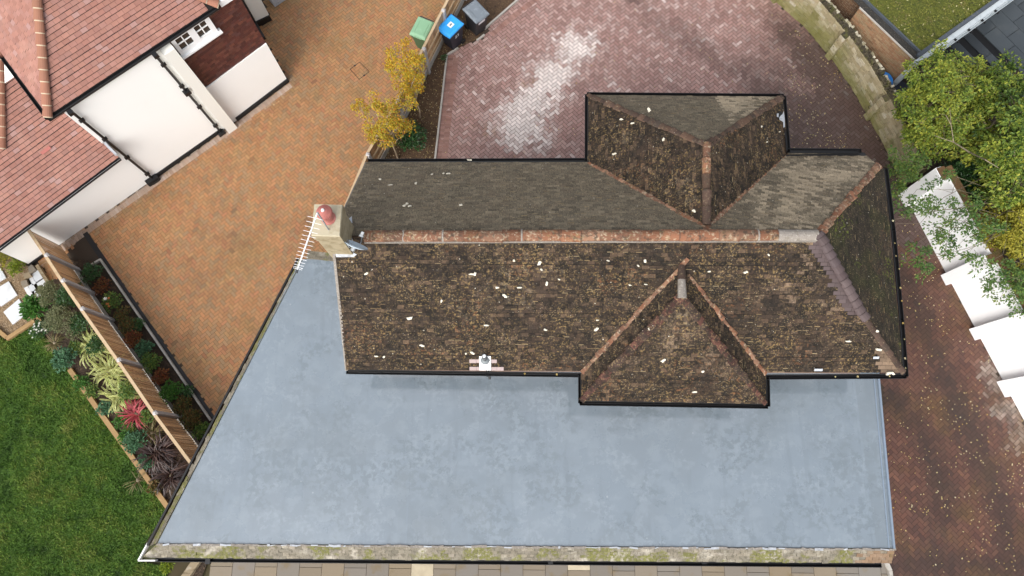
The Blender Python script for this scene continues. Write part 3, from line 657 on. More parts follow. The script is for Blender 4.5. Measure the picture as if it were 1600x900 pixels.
def cladding(mb, a_, b_, z0, z1, L, H, gap, proud, m=0, base=1, pick=None, jit=.0, out=1, lvar=0.0):
    """courses of stones, bricks or hung tiles on the upright face from a_ to b_; out: side it faces"""
    a_, b_ = Vector((a_[0], a_[1], 0)), Vector((b_[0], b_[1], 0)); d = (b_ - a_); T = d.length; d.normalize(); nr = Vector((-d.y, d.x, 0)) * out
    if base is not None: 
        mb.face([a_ + Vector((0, 0, z0)), b_ + Vector((0, 0, z0)), b_ + Vector((0, 0, z1)), a_ + Vector((0, 0, z1))], base, .5)
    rows = max(1, round((z1 - z0) / H)); hh = (z1 - z0) / rows
    for r in range(rows):
        s = -L * (.5 if r % 2 else 0) - (random.random() * L * .4 if lvar else 0)
        while s < T:
            l = L * (1 + random.uniform(-lvar, lvar)); s0, s1 = max(0, s + gap / 2), min(T, s + l - gap / 2); s += l
            if s1 - s0 < .015: continue
            za, zb = z0 + r * hh + gap / 2, z0 + (r + 1) * hh - gap / 2
            pr = proud + random.uniform(-jit, jit); mm, aa = m, 0.0
            if pick: mm, aa = pick(a_ + d * (s0 + s1) / 2, (za + zb) / 2)
            q = [a_ + d * s0 + nr * pr + Vector((0, 0, za)), a_ + d * s1 + nr * (pr + random.uniform(-jit, jit)) + Vector((0, 0, za)), a_ + d * s1 + nr * pr + Vector((0, 0, zb)), a_ + d * s0 + nr * pr + Vector((0, 0, zb))]
            rr = random.random(); mb.face(q, mm, rr, aa)
            ins = [p - nr * pr for p in q]
            for k in range(4): mb.face([q[k], ins[k], ins[(k + 1) % 4], q[(k + 1) % 4]], mm, rr, aa)
def bonnets(mb, p0, p1, up, step, r, m=0, n_skip=0, rj=.1, over=1.35, squash=.8, tilt=.03, until=None, pick=None, joint=None):
    """overlapping half round tiles laid from the foot p0 up to p1"""
    d = p1 - p0; L = d.length; d.normalize(); k = 0; s = 0.0
    side = d.cross(Vector(up)).normalized()
    while s < L - step * .3:
        a_ = p0 + d * s + side * random.gauss(0, r * .06); b_ = p0 + d * min(s + step * over, L + .02)
        rr = r * (1 + random.uniform(-rj, rj)); mm = pick(a_) if pick else m
        mb.arch(a_, b_, up, rr, rr * .82, tilt + random.gauss(0, .006), 0, 6, mm, squash=squash)
        if joint is not None: mb.arch(a_ - d * .006, a_ + d * .010, up, rr * 1.01, rr * 1.01, tilt + .002, tilt + .002, 6, joint, squash=squash)
        s += step; k += 1
def gutter(mb, pts, w=.1, h=.09, m=0):
    """open half round gutter along an eave (points on its centre line, at its rim height)"""
    for i in range(len(pts) - 1):
        p, q = Vector(pts[i]), Vector(pts[i + 1]); d = (q - p).normalized(); x = d.cross(Vector((0, 0, 1))).normalized(); z = Vector((0, 0, 1)); n = 8
        ra, rb = [], []
        for k in range(n + 1):
            an = math.pi + math.pi * k / n; o = x * (w / 2 * math.cos(an)) + z * (h * math.sin(an)); ra.append(p + o); rb.append(q + o)
        for k in range(n): mb.face([ra[k], rb[k], rb[k + 1], ra[k + 1]], m, .5)
        for k in range(n):
            s = .93
            oa = [p + (ra[j] - p) * s for j in (k, k + 1)]; ob = [q + (rb[j] - q) * s for j in (k, k + 1)]
            mb.face([oa[1], ob[1], ob[0], oa[0]], m, .5)
        for side in (-1, 1): mb.beam(p + x * side * w / 2, q + x * side * w / 2, .014, .014, m)
        mb.face(ra, m, .5); mb.face(list(reversed(rb)), m, .5)

# ------------------------------------------------------------------ the old house
ZE, ZR, ZF = 4.6, 6.6, 3.0
FL, FR = at(541, 578, ZE), at(1412, 584, ZE)
RDL, RDR = Vector((-4.02, 5.12, ZR)), Vector((6.84, 5.15, ZR))
def plane_of(a_, b_, c_):
    n = (b_ - a_).cross(c_ - a_).normalized()
    return a_, (n if n.z > 0 else -n)
PF = plane_of(FL, FR, (RDL + RDR) / 2)
RL = at(572, 254, ZE)
RLm = Vector((2.0, RL.y + .02, ZE))
PR = plane_of(RL, RLm, (RDL + RDR) / 2)
A, B = at(919, 149, ZE), at(1222, 152, ZE)
C = at(1104, 227, 6.46)
V1 = on_plane(918, 254, *PR); V2 = on_plane(1231, 237, *PR)
RR1 = on_plane(1345, 237, *PR)
PRt = plane_of(RDR, FR, at(1381, 264, ZE - .05))
RR2 = at(1381, 264, ZE - .05)
HE = on_plane(1372, 259, *PR)
D = on_plane(1104, 356, *PR)
A2, B2 = at(908, 626, ZE), at(1196, 631, ZE)
C2 = at(1065, 463, 6.2); D2 = on_plane(1065, 416, *PF)
V1b, V2b = on_plane(908, 583, *PF), on_plane(1197, 586, *PF)

house = thing('house', 'old house with dark lichened tiled roofs, hipped bays and a large grey flat roof', 'house', (2.7, 5.0, 0))
# walls
mb = MB()
body = [(-3.75, 2.62), (9.15, 2.55), (9.4, 7.4), (8.9, 7.85), (-3.75, 7.6)]
mb.prism(body, 0, ZE - .12)
mb.prism([(1.95, 1.95), (5.8, 1.9), (5.8, 2.7), (1.95, 2.7)], ZF - .05, ZE - .12)
mb.prism([(2.3, 7.5), (6.95, 7.5), (7.0, 9.55), (2.3, 9.6)], 0, ZE - .12)
g0, g1, g2 = Vector((-3.75, 2.62, ZE - .12)), Vector((-3.75, 7.6, ZE - .12)), Vector((-3.75, 5.12, ZR - .12))
mb.hexa([g0, g1, g2], [p + Vector((.2, 0, 0)) for p in (g0, g1, g2)])
mb.build('wall', M['brick_house'], house)
# roof covering
mpos = {0: 0}
def spotfield(cpt): return clamp(.12 + .55 * fbm(cpt.x, cpt.y, .9, 2) + .25 * ns(cpt.x, cpt.y, 1, 3))
new_hip_lo = on_plane(1347, 493, *PF)
def pick_front(cpt, m):
    d = segdist(cpt, RDR, new_hip_lo)
    if d < .20 + .07 * random.random() and cpt.y > new_hip_lo.y - .02: return 1, 0.0
    if d < .7 and cpt.y > new_hip_lo.y and random.random() < .2: return 0, .5
    fx = flue_tile(cpt)
    if fx is not None: return fx, 0.0
    a_ = spotfield(cpt) * .5
    if cpt.x > 5.6: a_ += .26 * clamp(.1 + fbm(cpt.x, cpt.y, .8, 9) * 1.1) + random.gauss(0, .08)
    ex, ey = cpt.x - 9.2, cpt.y - 2.8
    if ex * ex + ey * ey < .25: a_ = .75
    return 0, clamp(a_)
flue = on_plane(758, 566, *PF)
def flue_tile(c):
    dx, dy = c.x - flue.x, c.y - flue.y
    for x0, x1, y0 in ((-.42, -.12, .05), (-.42, -.12, -.11), (.12, .36, -.02), (.12, .38, -.18)):
        if x0 < dx < x1 and abs(dy - y0) < .042: return 2
    if abs(dx) < .14 and -.28 < dy < -.16: return 3
    return None
mb = MB()
tiles(mb, [FL, FR, RDR, RDL], FL, FR, pick=pick_front, mbase=4, edge=5, edge_p=.2)
mb2 = MB()
slopes = mb
roof = mb.build('roof', [M['tile_old'], M['tile_new'], M['tile_pink'], M['terracotta'], M['underlay'], M['tile_edge']], house); tag(roof, 'front slope of dark brown tiles with pale lichen spots')
def pick_rear(cpt, m):
    a_ = spotfield(cpt) * .55
    if cpt.x > 5.5: a_ += .14 + random.gauss(0, .22) + .38 * clamp(.4 + fbm(cpt.x, cpt.y, 1.3, 4)) + .12
    return 0, clamp(a_)
mid = Vector((D.x, (RDL.y + RDR.y) / 2, ZR))
mb = MB()
tiles(mb, [RLm * 0 + RL, V1, D, mid, RDL], RLm, RL, pick=pick_rear, edge=2)
tiles(mb, [V2, RR1, HE, RDR, mid, D], HE, V2, pick=pick_rear, edge=2)
for q in ([A, C, B],): tiles(mb, q, A, B, pick=pick_rear, edge=2)
o = mb.build('roof', [M['tile_rear'], M['underlay'], M['tile_edge']], house); tag(o, 'rear slopes of lichened tiles, their colour paled for sky reflection')
mb = MB()
pk = lambda c, m: (0, spotfield(c) * .55)
tiles(mb, [A, V1, D, C], V1, A, pick=pk, edge=2); tiles(mb, [B, C, D, V2], B, V2, pick=pk, edge=2)
o = mb.build('bay_roof', [M['tile_old'], M['underlay'], M['tile_edge']], house); tag(o, 'hipped roof of the rear bay')
mb = MB(); tiles(mb, [RDR, HE, RR2, FR], RR2, FR, pick=lambda c, m: (0, spotfield(c) * .4), edge=2)
o = mb.build('hip_end', [M['tile_mossy'], M['underlay'], M['tile_edge']], house); tag(o, 'dark mossy hipped end on the right')
mb = MB()
tiles(mb, [A2, B2, C2], A2, B2, pick=lambda c, m: (0, clamp(spotfield(c) * .7 + .1)), edge=2)
tiles(mb, [V1b, A2, C2, D2], A2, V1b, pick=pk, edge=2); tiles(mb, [B2, V2b, D2, C2], V2b, B2, pick=pk, edge=2)
fbay = mb.build('bay_roof', [M['tile_old'], M['underlay'], M['tile_edge']], house); tag(fbay, 'hipped roof of the front bay over the flat roof')
# ridges, hips and valleys
Z = Vector((0, 0, 1))
mb = MB()
rs = on_plane(553, 370, RDL, Vector((0, -1, 0))); x = -3.30
while x < RDR.x - .06:
    l = min(.44, RDR.x - x); p, q = Vector((x, RDL.y + (RDR.y - RDL.y) * (x - RDL.x) / (RDR.x - RDL.x) + random.gauss(0, .005), ZR - .055)), None
    q = Vector((x + l - .008, p.y + random.gauss(0, .004), ZR - .055))
    mm = 1 if 5.75 < x < 6.45 else 0
    rr = .135 + random.gauss(0, .003)
    mb.arch(p, q, Z, rr, rr, .012 + random.gauss(0, .004), .012 + random.gauss(0, .004), 8, mm)
    mb.arch(q - Vector((.015, 0, 0)), q + Vector((.022, 0, 0)), Z, rr + .006, rr + .006, .01, .01, 8, 1 if x > 5.6 or random.random() < .25 else 0, .5)
    x += .44
mb.beam((-3.3, RDL.y - .135, ZR - .075), (6.8, RDR.y - .135, ZR - .075), .03, .05, 1)
rt = mb.build('ridge_tiles', [M['terracotta'], M['mortar']], roof, smooth=False)
mb = MB()
bonnets(mb, HE, RDR, Z, .19, .095, 0, squash=.35, rj=.28)
bonnets(mb, FR + (RDR - FR).normalized() * .05, new_hip_lo, Z, .2, .085, 2, squash=.4, rj=.2)
bonnets(mb, new_hip_lo - (RDR - FR).normalized() * .1, RDR + (RDR - FR).normalized() * .02, Z, .20, .13, 1, squash=.55, tilt=.05, rj=.03, joint=3)
o = mb.build('hip_tiles', [M['terracotta'], M['tile_new'], M['hip_brown'], M['tile_new_tail']], roof); tag(o, 'right hip of overlapping tiles, upper part new and purple brown')
mb = MB(); bonnets(mb, A, C, Z, .17, .09, squash=.32, rj=.3); bonnets(mb, B, C, Z, .17, .09, squash=.32, rj=.3)
mb.build('hip_tiles', M['hip_brown'], roof)
mb = MB(); bonnets(mb, C + Vector((0, .04, .0)), D, Z, .4, .11, over=1.05, pick=lambda p: 1 if p.y < C.y - .5 else 0)
mb.build('ridge_tiles', [M['terracotta'], M['hip_brown']], roof)
mb = MB(); bonnets(mb, A2, C2, Z, .15, .10, squash=.22, rj=.35, tilt=.012); bonnets(mb, B2, C2, Z, .15, .095, squash=.22, rj=.35, tilt=.012)
mb.build('hip_tiles', [M['hip_red_brown'], M['underlay']], fbay)
mb = MB(); bonnets(mb, C2 + Vector((0, -.05, .0)), C2 + (D2 - C2) * .52, Z, .45, .10, 0, over=1.0); bonnets(mb, C2 + (D2 - C2) * .55, D2, Z, .3, .095, 1)
o = mb.build('ridge_tiles', [M['mortar'], M['hip_brown']], fbay); tag(o, 'short bay ridge with one pale grey tile')
def valley(p0, p1, m, parent, r=.07):
    mb = MB(); d = (p1 - p0).normalized(); L = (p1 - p0).length; s = .02
    while s < L:
        a_ = p0 + d * s + Vector((random.gauss(0, .012), random.gauss(0, .012), .018))
        mb.arch(a_, a_ + d * .25, Z, r * random.uniform(.6, 1.25), r * .75, .008, -.006, 5, 0, squash=.3)
        s += .19
    return mb.build('valley_tiles', m, parent)
valley(V1, D, M['terracotta'], roof); valley(V2, D, M['terracotta'], roof, .075)
valley(V1b, D2, M['terracotta'], fbay); valley(V2b, D2 + (V2b - D2) * .12, M['terracotta'], fbay, .07)
# verge on the left gable
mb = MB(); up = Vector((0, 0, -.035))
for p, q in ((FL + up, RDL + up), (RL + up, RDL + up)): mb.beam(p, q, .06, .05)
mb.build('verge', M['mortar'], roof)
# white lichen and mortar blobs
mb = MB()
def blob(px, py, pl, s, asp=.75):
    p = on_plane(px, py, *pl); n = pl[1]; u = Vector((1, 0, 0)) - n * n.x; u.normalize(); v = n.cross(u)
    k = 11; s *= random.uniform(.75, 1.3); asp *= random.uniform(.6, 1.2); ph = random.uniform(0, 6.28); ring = [p + n * .022 + (u * math.cos(6.283 * i / k) + v * asp * math.sin(6.283 * i / k)) * s * random.uniform(.55, 1.05) * (1 + .35 * math.sin(2 * 6.283 * i / k + ph)) for i in range(k)]
    mb.hexa([q - n * .03 for q in ring], [p + (q - p) * .93 + n * .006 for q in ring])
for px, py in ((737, 428), (742, 428), (777, 449), (789, 462), (811, 449), (846, 421), (854, 443), (873, 436), (803, 407), (588, 556), (600, 557), (573, 427), (640, 497), (843, 411), (1035, 562), (984, 445), (1009, 444), (1062, 513), (997, 415), (950, 407), (1108, 424), (1165, 425), (1201, 398), (1008, 408), (933, 500), (852, 515), (760, 508), (1373, 546), (1388, 583), (1395, 583), (1325, 533), (728, 552), (738, 551), (1368, 517), (932, 514), (690, 470), (660, 540)):
    blob(px, py, PF, random.uniform(.035, .065))
for px, py in ((650, 287), (610, 290), (632, 322), (640, 323), (636, 319), (675, 273), (594, 281), (693, 272), (734, 250), (720, 321), (701, 272)): blob(px, py, PR, random.uniform(.03, .055), .9)
PAl = plane_of(A, V1, D); PBr = plane_of(B, C, D); PA2 = plane_of(A2, B2, C2)
for px, py in ((988, 193), (971, 187), (1037, 218), (960, 241), (1014, 172), (1085, 330)): blob(px, py, PAl, random.uniform(.04, .065))
for px, py in ((1189, 198), (1198, 222), (1218, 206)): blob(px, py, PBr, random.uniform(.03, .05))
for px, py in ((1036, 563), (1016, 514), (1085, 612), (1098, 580), (1016, 514)): blob(px, py, PA2, random.uniform(.035, .06))
mb.build('lichen_patches', M['lichen'], roof)['kind'] = 'stuff'
# loose grey slip tile and the torn flashing by the rear bay gutter
for sx, sy, hl_ in ((1278, 577, .1), (1368, 558, .07)):
    mb = MB(); p = on_plane(sx, sy, *PF); mb.beam(p + PF[1] * .03 - Vector((hl_, 0, 0)), p + PF[1] * .03 + Vector((hl_, 0, 0)), .06, .012, up=PF[1])
    mb.build('slipped_tile', M['lead'], roof)
mb = MB(); nB = PBr[1]
mb.face([on_plane(x, y, *PBr) + nB * .03 for x, y in ((1216, 183), (1221, 179), (1223, 174), (1224.5, 185), (1225, 199), (1222.5, 200), (1222, 191), (1216.5, 188))], 0)
mb.face([on_plane(x, y, *PBr) + nB * .034 for x, y in ((1212, 178), (1215, 178), (1214.5, 184), (1212, 183))], 0)
mb.face([on_plane(x, y, *PBr) + nB * .032 for x, y in ((1215, 175), (1220, 175), (1220, 179), (1216, 184), (1213, 186), (1213, 183.5), (1215, 181))], 1)
mb.build('torn_flashing', [M['lead'], M['black']], roof)
# gutters and fascia
mb = MB(); gz = ZE - .045
def gline(px): return [at(x, y, gz) for x, y in px]
gutter(mb, gline([(541, 581), (906, 586)])); gutter(mb, gline([(907, 586), (907, 630)])); gutter(mb, gline([(906, 630), (1200, 635)])); gutter(mb, gline([(1200, 635), (1199, 589.5)])); gutter(mb, gline([(1199, 589.5), (1416, 588)]))
gutter(mb, gline([(1416, 588), (1409, 500), (1396, 360), (1384, 263)]))
gutter(mb, gline([(575, 251.5), (917, 250)])); gutter(mb, gline([(917, 250), (917, 147)])); gutter(mb, gline([(917, 147), (1225, 149.5)])); gutter(mb, gline([(1225, 149.5), (1232, 236)])); gutter(mb, gline([(1232, 235), (1346, 236)]), .12)
mb.build('gutter', M['gutter'], house)
mb = MB()
for e in ([FL, V1b], [V1b, A2], [A2, B2], [B2, V2b], [V2b, FR], [FR, RR2], [RL, V1], [V1, A], [A, B], [B, V2], [V2, RR1], [RR1, RR2]):
    a_, b_ = e[0].copy(), e[1].copy(); c0 = Vector((2.7, 5.1, 0)); 
    for p in (a_, b_):
        p.z -= .10
    mb.beam(a_, b_, .03, .16)
mb.build('fascia', M['plinth'], house)
mb = MB(); mb.prism([(FL.x + .05, FL.y + .05), (FR.x - .1, FR.y + .05), (RR2.x - .1, RR2.y), (RR1.x, RR1.y - .1), (RL.x + .05, RL.y - .06)], ZE - .17, ZE - .15)
mb.prism([(A2.x + .03, A2.y + .04), (B2.x - .03, B2.y + .04), (V2b.x - .03, V2b.y + .1), (V1b.x + .03, V1b.y + .1)], ZE - .172, ZE - .152)
mb.prism([(V1.x + .03, V1.y - .1), (V2.x - .03, V2.y - .1), (B.x - .03, B.y - .04), (A.x + .03, A.y - .04)], ZE - .174, ZE - .154)
mb.build('soffit', M['plinth'], house)
# downpipe onto the flat roof
mb = MB(); dp = at(761, 584, ZE - .1); mb.tube([dp, dp + Vector((0, -.02, -.25)), Vector((dp.x, dp.y + .2, ZE - .6)), Vector((dp.x, dp.y + .22, ZF + .2)), Vector((dp.x + .02, dp.y + .06, ZF + .1))], .035, 8)
mb.build('downpipe', M['gutter'], house); mb = MB(); d2 = at(595, 581, ZE - .1); mb.tube([d2, d2 + Vector((0, .0, -.12))], .04, 8)
mb.build('gutter_outlet', M['gutter'], house)
# flue
fl = flue; n = PF[1]; v = n.cross(Vector((1, 0, 0))).normalized(); v = v if v.z > 0 else -v
mb = MB(); q = [fl + n * .03 + Vector((sx * .14, 0, 0)) + v * sy for sx, sy in ((-1, -.2), (1, -.2), (1, .17), (-1, .17))]
mb.hexa([p - n * .02 for p in q], q)
vent = mb.build('roof_vent', M['white_plate'], roof); tag(vent, 'new white flashing plate with a black flue')
fc = fl + v * .07
mb = MB(); mb.lathe(fc + Vector((0, 0, -.04)), [(.12, 0), (.118, .07), (.105, .085), (.06, .13), (.055, .14)], 20, 0); mb.build('flue_collar', M['grey_collar'], vent)
mb = MB(); mb.lathe(fc, [(.05, .02), (.05, .40), (.062, .41), (.062, .50), (.045, .52), (.04, .5), (.03, .5)], 16, 0); mb.lathe(fc + Vector((0, 0, .49)), [(.042, 0), (.042, .04), (.03, .05), (.02, .05)], 14, 1)
mb.build('flue_pipe', [M['dark_plastic'], M['light_collar']], vent)
# chimney
ct = 7.65
cap = [at(491, 319, ct), at(535.5, 320, ct), at(531.5, 370, ct), at(486, 368.5, ct)]
cc = sum(cap, Vector()) / 4
def scaled(pts, s, z): return [Vector((cc.x + (p.x - cc.x) * s, cc.y + (p.y - cc.y) * s, z)) for p in pts]
mb = MB()
P_ = [(p.x, p.y) for p in scaled(cap, .9, 0)]
mb.prism(P_, 2.9, ct - .38)
mb.prism([(p.x, p.y) for p in scaled(cap, .95, 0)], ct - .38, ct - .24); mb.prism([(p.x, p.y) for p in scaled(cap, 1.0, 0)], ct - .24, ct - .01); 
mb.hexa([Vector((p.x, p.y, ct - .01)) for p in reversed(scaled(cap, .995, 0))], [Vector((p.x, p.y, ct + .03)) for p in reversed(scaled(cap, .96, 0))], 1)
chim = mb.build('chimney', [M['stack'], M['stack_cap']], house)
pc = at(514, 342, ct)
mb = MB(); mb.lathe(Vector((pc.x, pc.y, ct + .02)), [(.15, 0), (.155, .03), (.125, .06), (.12, .24), (.15, .26), (.15, .32), (.165, .33), (.165, .36), (.15, .39), (.08, .44), (.03, .46)], 24, 0); mb.lathe(Vector((pc.x, pc.y, ct + .47)), [(.035, 0), (.035, .03), (.02, .05)], 12, 1)  # white knob on top paints the bright glint of the pot's cap
mb.build('chimney_pot', [M['pot'], M['white_plate']], chim, smooth=False)
mb = MB()
def sheet_on(px, pl, lift=.03, m=0): mb.face([on_plane(x, y, *pl) + pl[1] * lift for x, y in px], m)
sheet_on([(522, 387), (540, 386), (558, 397), (553, 401), (526, 401)], PF, .035)
sheet_on([(544, 345), (550, 340), (551, 350), (545, 372), (542, 372)], PR, .04)
sheet_on([(541, 372), (548, 366), (553, 376), (548, 386), (541, 384)], PF, .05)
mb.build('flashing', M['lead'], chim)

# flat roof over the extension
fp = ats([(246, 849), (1396, 857), (1372, 592)], ZF)
fr_right = fp[1] + (fp[2] - fp[1]) * 1.1
ftop = at(470, 405, ZF)
flat = [fp[0], fp[1], fr_right, Vector((8.0, fr_right.y + .02, ZF)), Vector((8.0, 2.9, ZF)), Vector((-3.7, 2.9, ZF)), Vector((-3.7, ftop.y, ZF)), ftop]
mb = MB()
cs = .22
FPp = [(p.x, p.y) for p in flat]
if area2(FPp) < 0: FPp.reverse()
xa, xb, ya, yb = min(p[0] for p in FPp), max(p[0] for p in FPp), min(p[1] for p in FPp), max(p[1] for p in FPp)
seam_x = [at(1345, 700, ZF).x]
def wet(x, y):
    a_ = .28 + .55 * fbm(x, y, .5, 1)
    if x > seam_x[0]: a_ += .30 + .2 * fbm(x, y, 1.5)
    return clamp(a_)
i = 0
while xa + i * cs < xb:
    j = 0
    while ya + j * cs < yb:
        q = [(xa + i * cs, ya + j * cs), (xa + (i + 1) * cs, ya + j * cs), (xa + (i + 1) * cs, ya + (j + 1) * cs), (xa + i * cs, ya + (j + 1) * cs)]
        ins = [inside(p, FPp) for p in q]
        if all(ins): pass
        elif any(ins) or inside((q[0][0] + cs / 2, q[0][1] + cs / 2), FPp): q = clip(FPp, q)
        else: q = []
        if len(q) >= 3: mb.face([(x, y, ZF) for x, y in q], 0, .5, wet(sum(p[0] for p in q) / len(q), sum(p[1] for p in q) / len(q)))
        j += 1
    i += 1
froof = mb.build('flat_roof', [M['membrane']], house); tag(froof, 'large blue grey flat roof membrane with damp marks')
mb = MB()
for px in (1345, 884, 640, 1120):
    p = at(px, 700, ZF); mb = MB(); mb.beam((p.x, -1.7, ZF + .0015), (p.x + .03, 2.6, ZF + .0015), .05, .004)
    mb.build('membrane_seam', M['membrane'], froof)
mb = MB()
d = (fp[2] - fp[1]).normalized(); out = Vector((d.y, -d.x, 0))
mb.beam(fp[1] + Z * .02, fr_right + Z * .02, .05, .06); mb.beam(fp[1] - out * .11 + Z * .006, fr_right - out * .11 + Z * .006, .03, .016); mb.beam(fp[1] + out * .03 - Z * .08, fr_right + out * .03 - Z * .08, .02, .2)
mb.build('edge_trim', M['trim_blue'], froof)
# tiled skirt and gutters
gl0, gl1 = at(222, 871, 2.72), at(1392, 880, 2.72)
e0, e1 = Vector((gl0.x, gl0.y, 2.74)), Vector((gl1.x, gl1.y, 2.74))
t0, t1 = fp[0] + Vector((0, .0, .012)), Vector((gl1.x, fp[1].y, ZF + .012))
mb = MB()
tiles(mb, [e0, e1, t1, t0], e0, e1, w=.165, g=.1, mbase=1, pick=lambda c, m: (0, clamp((c.x - 8.3) * .9 + random.gauss(0, .25)) if c.x > 8.4 else 0.0), lift=.02, jit=.008)
le0, le1 = at(236, 853, 2.88), at(469.5, 406, 2.88)
tiles(mb, [le0, t0, ftop + Vector((.06, 0, .012)), le1], le0, le1, mbase=1, lift=.02, jit=.008)
mb.build('skirt_tiles', [M['apron'], M['underlay']], house)
mb = MB()
s = 0
while s < (t1 - t0).length:
    l = random.uniform(.05, .22); p = t0 + (t1 - t0).normalized() * s
    mb.beam(p + Vector((0, -.01 - random.random() * .03, .014)), p + (t1 - t0).normalized() * l + Vector((0, -.01 - random.random() * .03, .014)), random.uniform(.02, .06), .012, 0 if random.random() < .3 else 1)
    s += l
mb.build('mortar_fillet', [M['lead'], M['mortar']], house)
mb = MB(); gutter(mb, [Vector((gl0.x + .35, gl0.y - .04, 2.74)), Vector((gl1.x - .25, gl1.y - .04, 2.74))], .11)
mb.beam(Vector((gl0.x + .35, gl0.y - .0, 2.66)), Vector((gl1.x - .25, gl1.y - .0, 2.66)), .03, .16)
lg0, lg1 = at(232, 852, 2.82), at(467, 404, 2.82)
mb.beam(lg0, lg1, .05, .14)
for px in (325, 860, 1100):
    p = at(px, 877, 2.72); mb.box((p.x, p.y, 2.70), (.12, .13, .1))
mb.build('gutter', M['gutter'], house)
mb = MB(); c_ = Vector((gl0.x - .03, gl0.y - .05, 2.76)); mb.beam(c_, at(233, 848, 2.78), .03, .16); mb.beam(c_ + Vector((0, -.012, 0)), c_ + Vector((.42, -.012, 0)), .03, .16)
mb.build('bargeboard', M['render_white'], house)
mb = MB()
ew = [Vector((fp[0].x + .25, fp[0].y + .12, 0)), Vector((fp[1].x - .25, fp[1].y + .12, 0)), Vector((fr_right.x - .12, fr_right.y - .02, 0)), Vector((9.1, 2.6, 0)), Vector((-3.7, 2.6, 0)), Vector((-3.7, ftop.y - .05, 0)), Vector((ftop.x + .1, ftop.y - .05, 0))]
mb.prism([(p.x, p.y) for p in ew], 0, ZF - .03); mb.build('extension_wall', M['brick_house'], house)
mb = MB(); mb.beam(at(480, 398, ZF + .02), at(522, 402, ZF + .02), .22, .05); mb.build('parapet', M['apron'], house)

# satellite dish and TV aerial (fixed to the chimney, things of their own)
dc = at(553, 386, 6.95)
dish = thing('satellite_dish', 'pale blue grey satellite dish on the chimney by the ridge', 'satellite dish', (dc.x, dc.y, 6.6))
nd = Vector((.40, .84, .36)).normalized(); ux = nd.cross(Z).normalized(); uy = ux.cross(nd)
mb = MB(); rings = []
for k in range(6):
    rr = .29 * k / 5; rings.append([dc + ux * rr * math.cos(6.283 * j / 24) + uy * rr * 1.08 * math.sin(6.283 * j / 24) + nd * (.07 * (rr / .29) ** 2) for j in range(24)])
for k in range(5):
    for j in range(24):
        q = [rings[k][j], rings[k + 1][j], rings[k + 1][(j + 1) % 24], rings[k][(j + 1) % 24]]
        mb.face(q if k else q[:3] if False else [rings[0][0], rings[1][j], rings[1][(j + 1) % 24]])
        mb.face([p - nd * .012 for p in (reversed(q) if k else [rings[1][(j + 1) % 24], rings[1][j], rings[0][0]])])
mb.build('reflector', M['dish'], dish)
mb = MB(); tip = dc + nd * .34 - uy * .16; mb.tube([dc - uy * .29, dc - uy * .30 + nd * .12, tip], .012, 6); mb.build('feed_arm', M['mast'], dish)
mb = MB(); mb.tube([tip - nd * .06, tip + nd * .02], .035, 10); mb.tube([tip - nd * .09, tip - nd * .06], .05, 10); mb.build('receiver', M['light_collar'], dish)
mb = MB(); wp = Vector((cap[2].x - .02, dc.y + .1, 6.9)); mb.tube([dc - nd * .01, dc - nd * .09], .05, 8); mb.tube([dc - nd * .07, Vector((wp.x + .06, wp.y, 6.85)), wp], .02, 6); mb.box((wp.x, wp.y, 6.88), (.04, .12, .2)); mb.build('bracket', M['mast'], dish)
za = 8.5
b0, b1 = at(496, 332, za), at(464.5, 422, za)
aer = thing('tv_aerial', 'white television aerial with many thin rods on a pole by the chimney pot', 'aerial', (cap[2].x - .1, cap[2].y, 7.0))
mb = MB(); mbp = at(524, 375, 7.1); mb.tube([mbp - Z * .25, Vector((mbp.x, mbp.y, 7.1)), at(496, 332, za + .06)], .016, 8); mb.box((mbp.x, mbp.y + .02, 7.0), (.06, .1, .08)); mb.box((mbp.x, mbp.y + .02, 7.25), (.06, .1, .05)); mb.build('pole', M['mast'], aer)
mb = MB(); mb.beam(b0, b1, .022, .022); mb.build('boom', M['white_plate'], aer)
bd = (b1 - b0).normalized(); bx = Vector((-bd.y, bd.x, 0)); Lb = (b1 - b0).length
for k in range(15):
    s = Lb * (.10 + .88 * (1 - (1 - k / 14) ** 1.35)); hl = .16 - .07 * k / 14
    mb = MB(); p = b0 + bd * s; mb.tube([p - bx * hl, p + bx * hl], .0042, 6); mb.build('rod', M['alu'], aer)
mb = MB(); mb.tube([b1, b1 + bd * .06], .026, 8); mb.build('end_cap', M['dark_plastic'], aer)

# ------------------------------------------------------------------ the white neighbour
W0, W1, W2, W2b, W3 = at(48, 414), at(234, 284), at(352, 200), at(362, 194), at(450, 127)
wd = (W3 - W0).normalized(); wi = Vector((-wd.y, wd.x, 0))   # inward (away from the drive)
nb = thing('neighbour_house', 'white rendered house with a bright red tiled roof beside the orange drive', 'house', (W1.x - 1.5, W1.y + 2, 0))
ZM, ZW = 4.7, 2.4
mb = MB()
def quad_wall(p, q, z0, z1, depth=6): mb.prism([(p.x, p.y), (q.x, q.y), (q.x + wi.x * depth, q.y + wi.y * depth), (p.x + wi.x * depth, p.y + wi.y * depth)], z0, z1)
quad_wall(W1, W2b, 0, ZM - .1); 
Wm = W0 + (W1 - W0); mb.prism([(W0.x, W0.y), (W1.x, W1.y), ((W1 + wi * 5).x, (W1 + wi * 5).y), ((W0 + wi * 5).x, (W0 + wi * 5).y)], 0, ZW - .1)
quad_wall(W2b, W3, 0, 2.15)
mb.build('wall', M['render_white'], nb)
mb = MB(); bi = wi * .06; quad_wall(W2b + bi, W3 + bi, 2.15, ZM - .12, .3)
mb.build('upper_wall', M['underlay'], nb)
mb = MB(); cladding(mb, W2b + bi, W3 + bi, 2.15, ZM - .12, .165, .105, .004, .018, base=None, jit=.004, out=-1)
tag(mb.build('tile_hanging', M['tile_hung'], nb), 'dark red brown hung tiles on the upper wall')
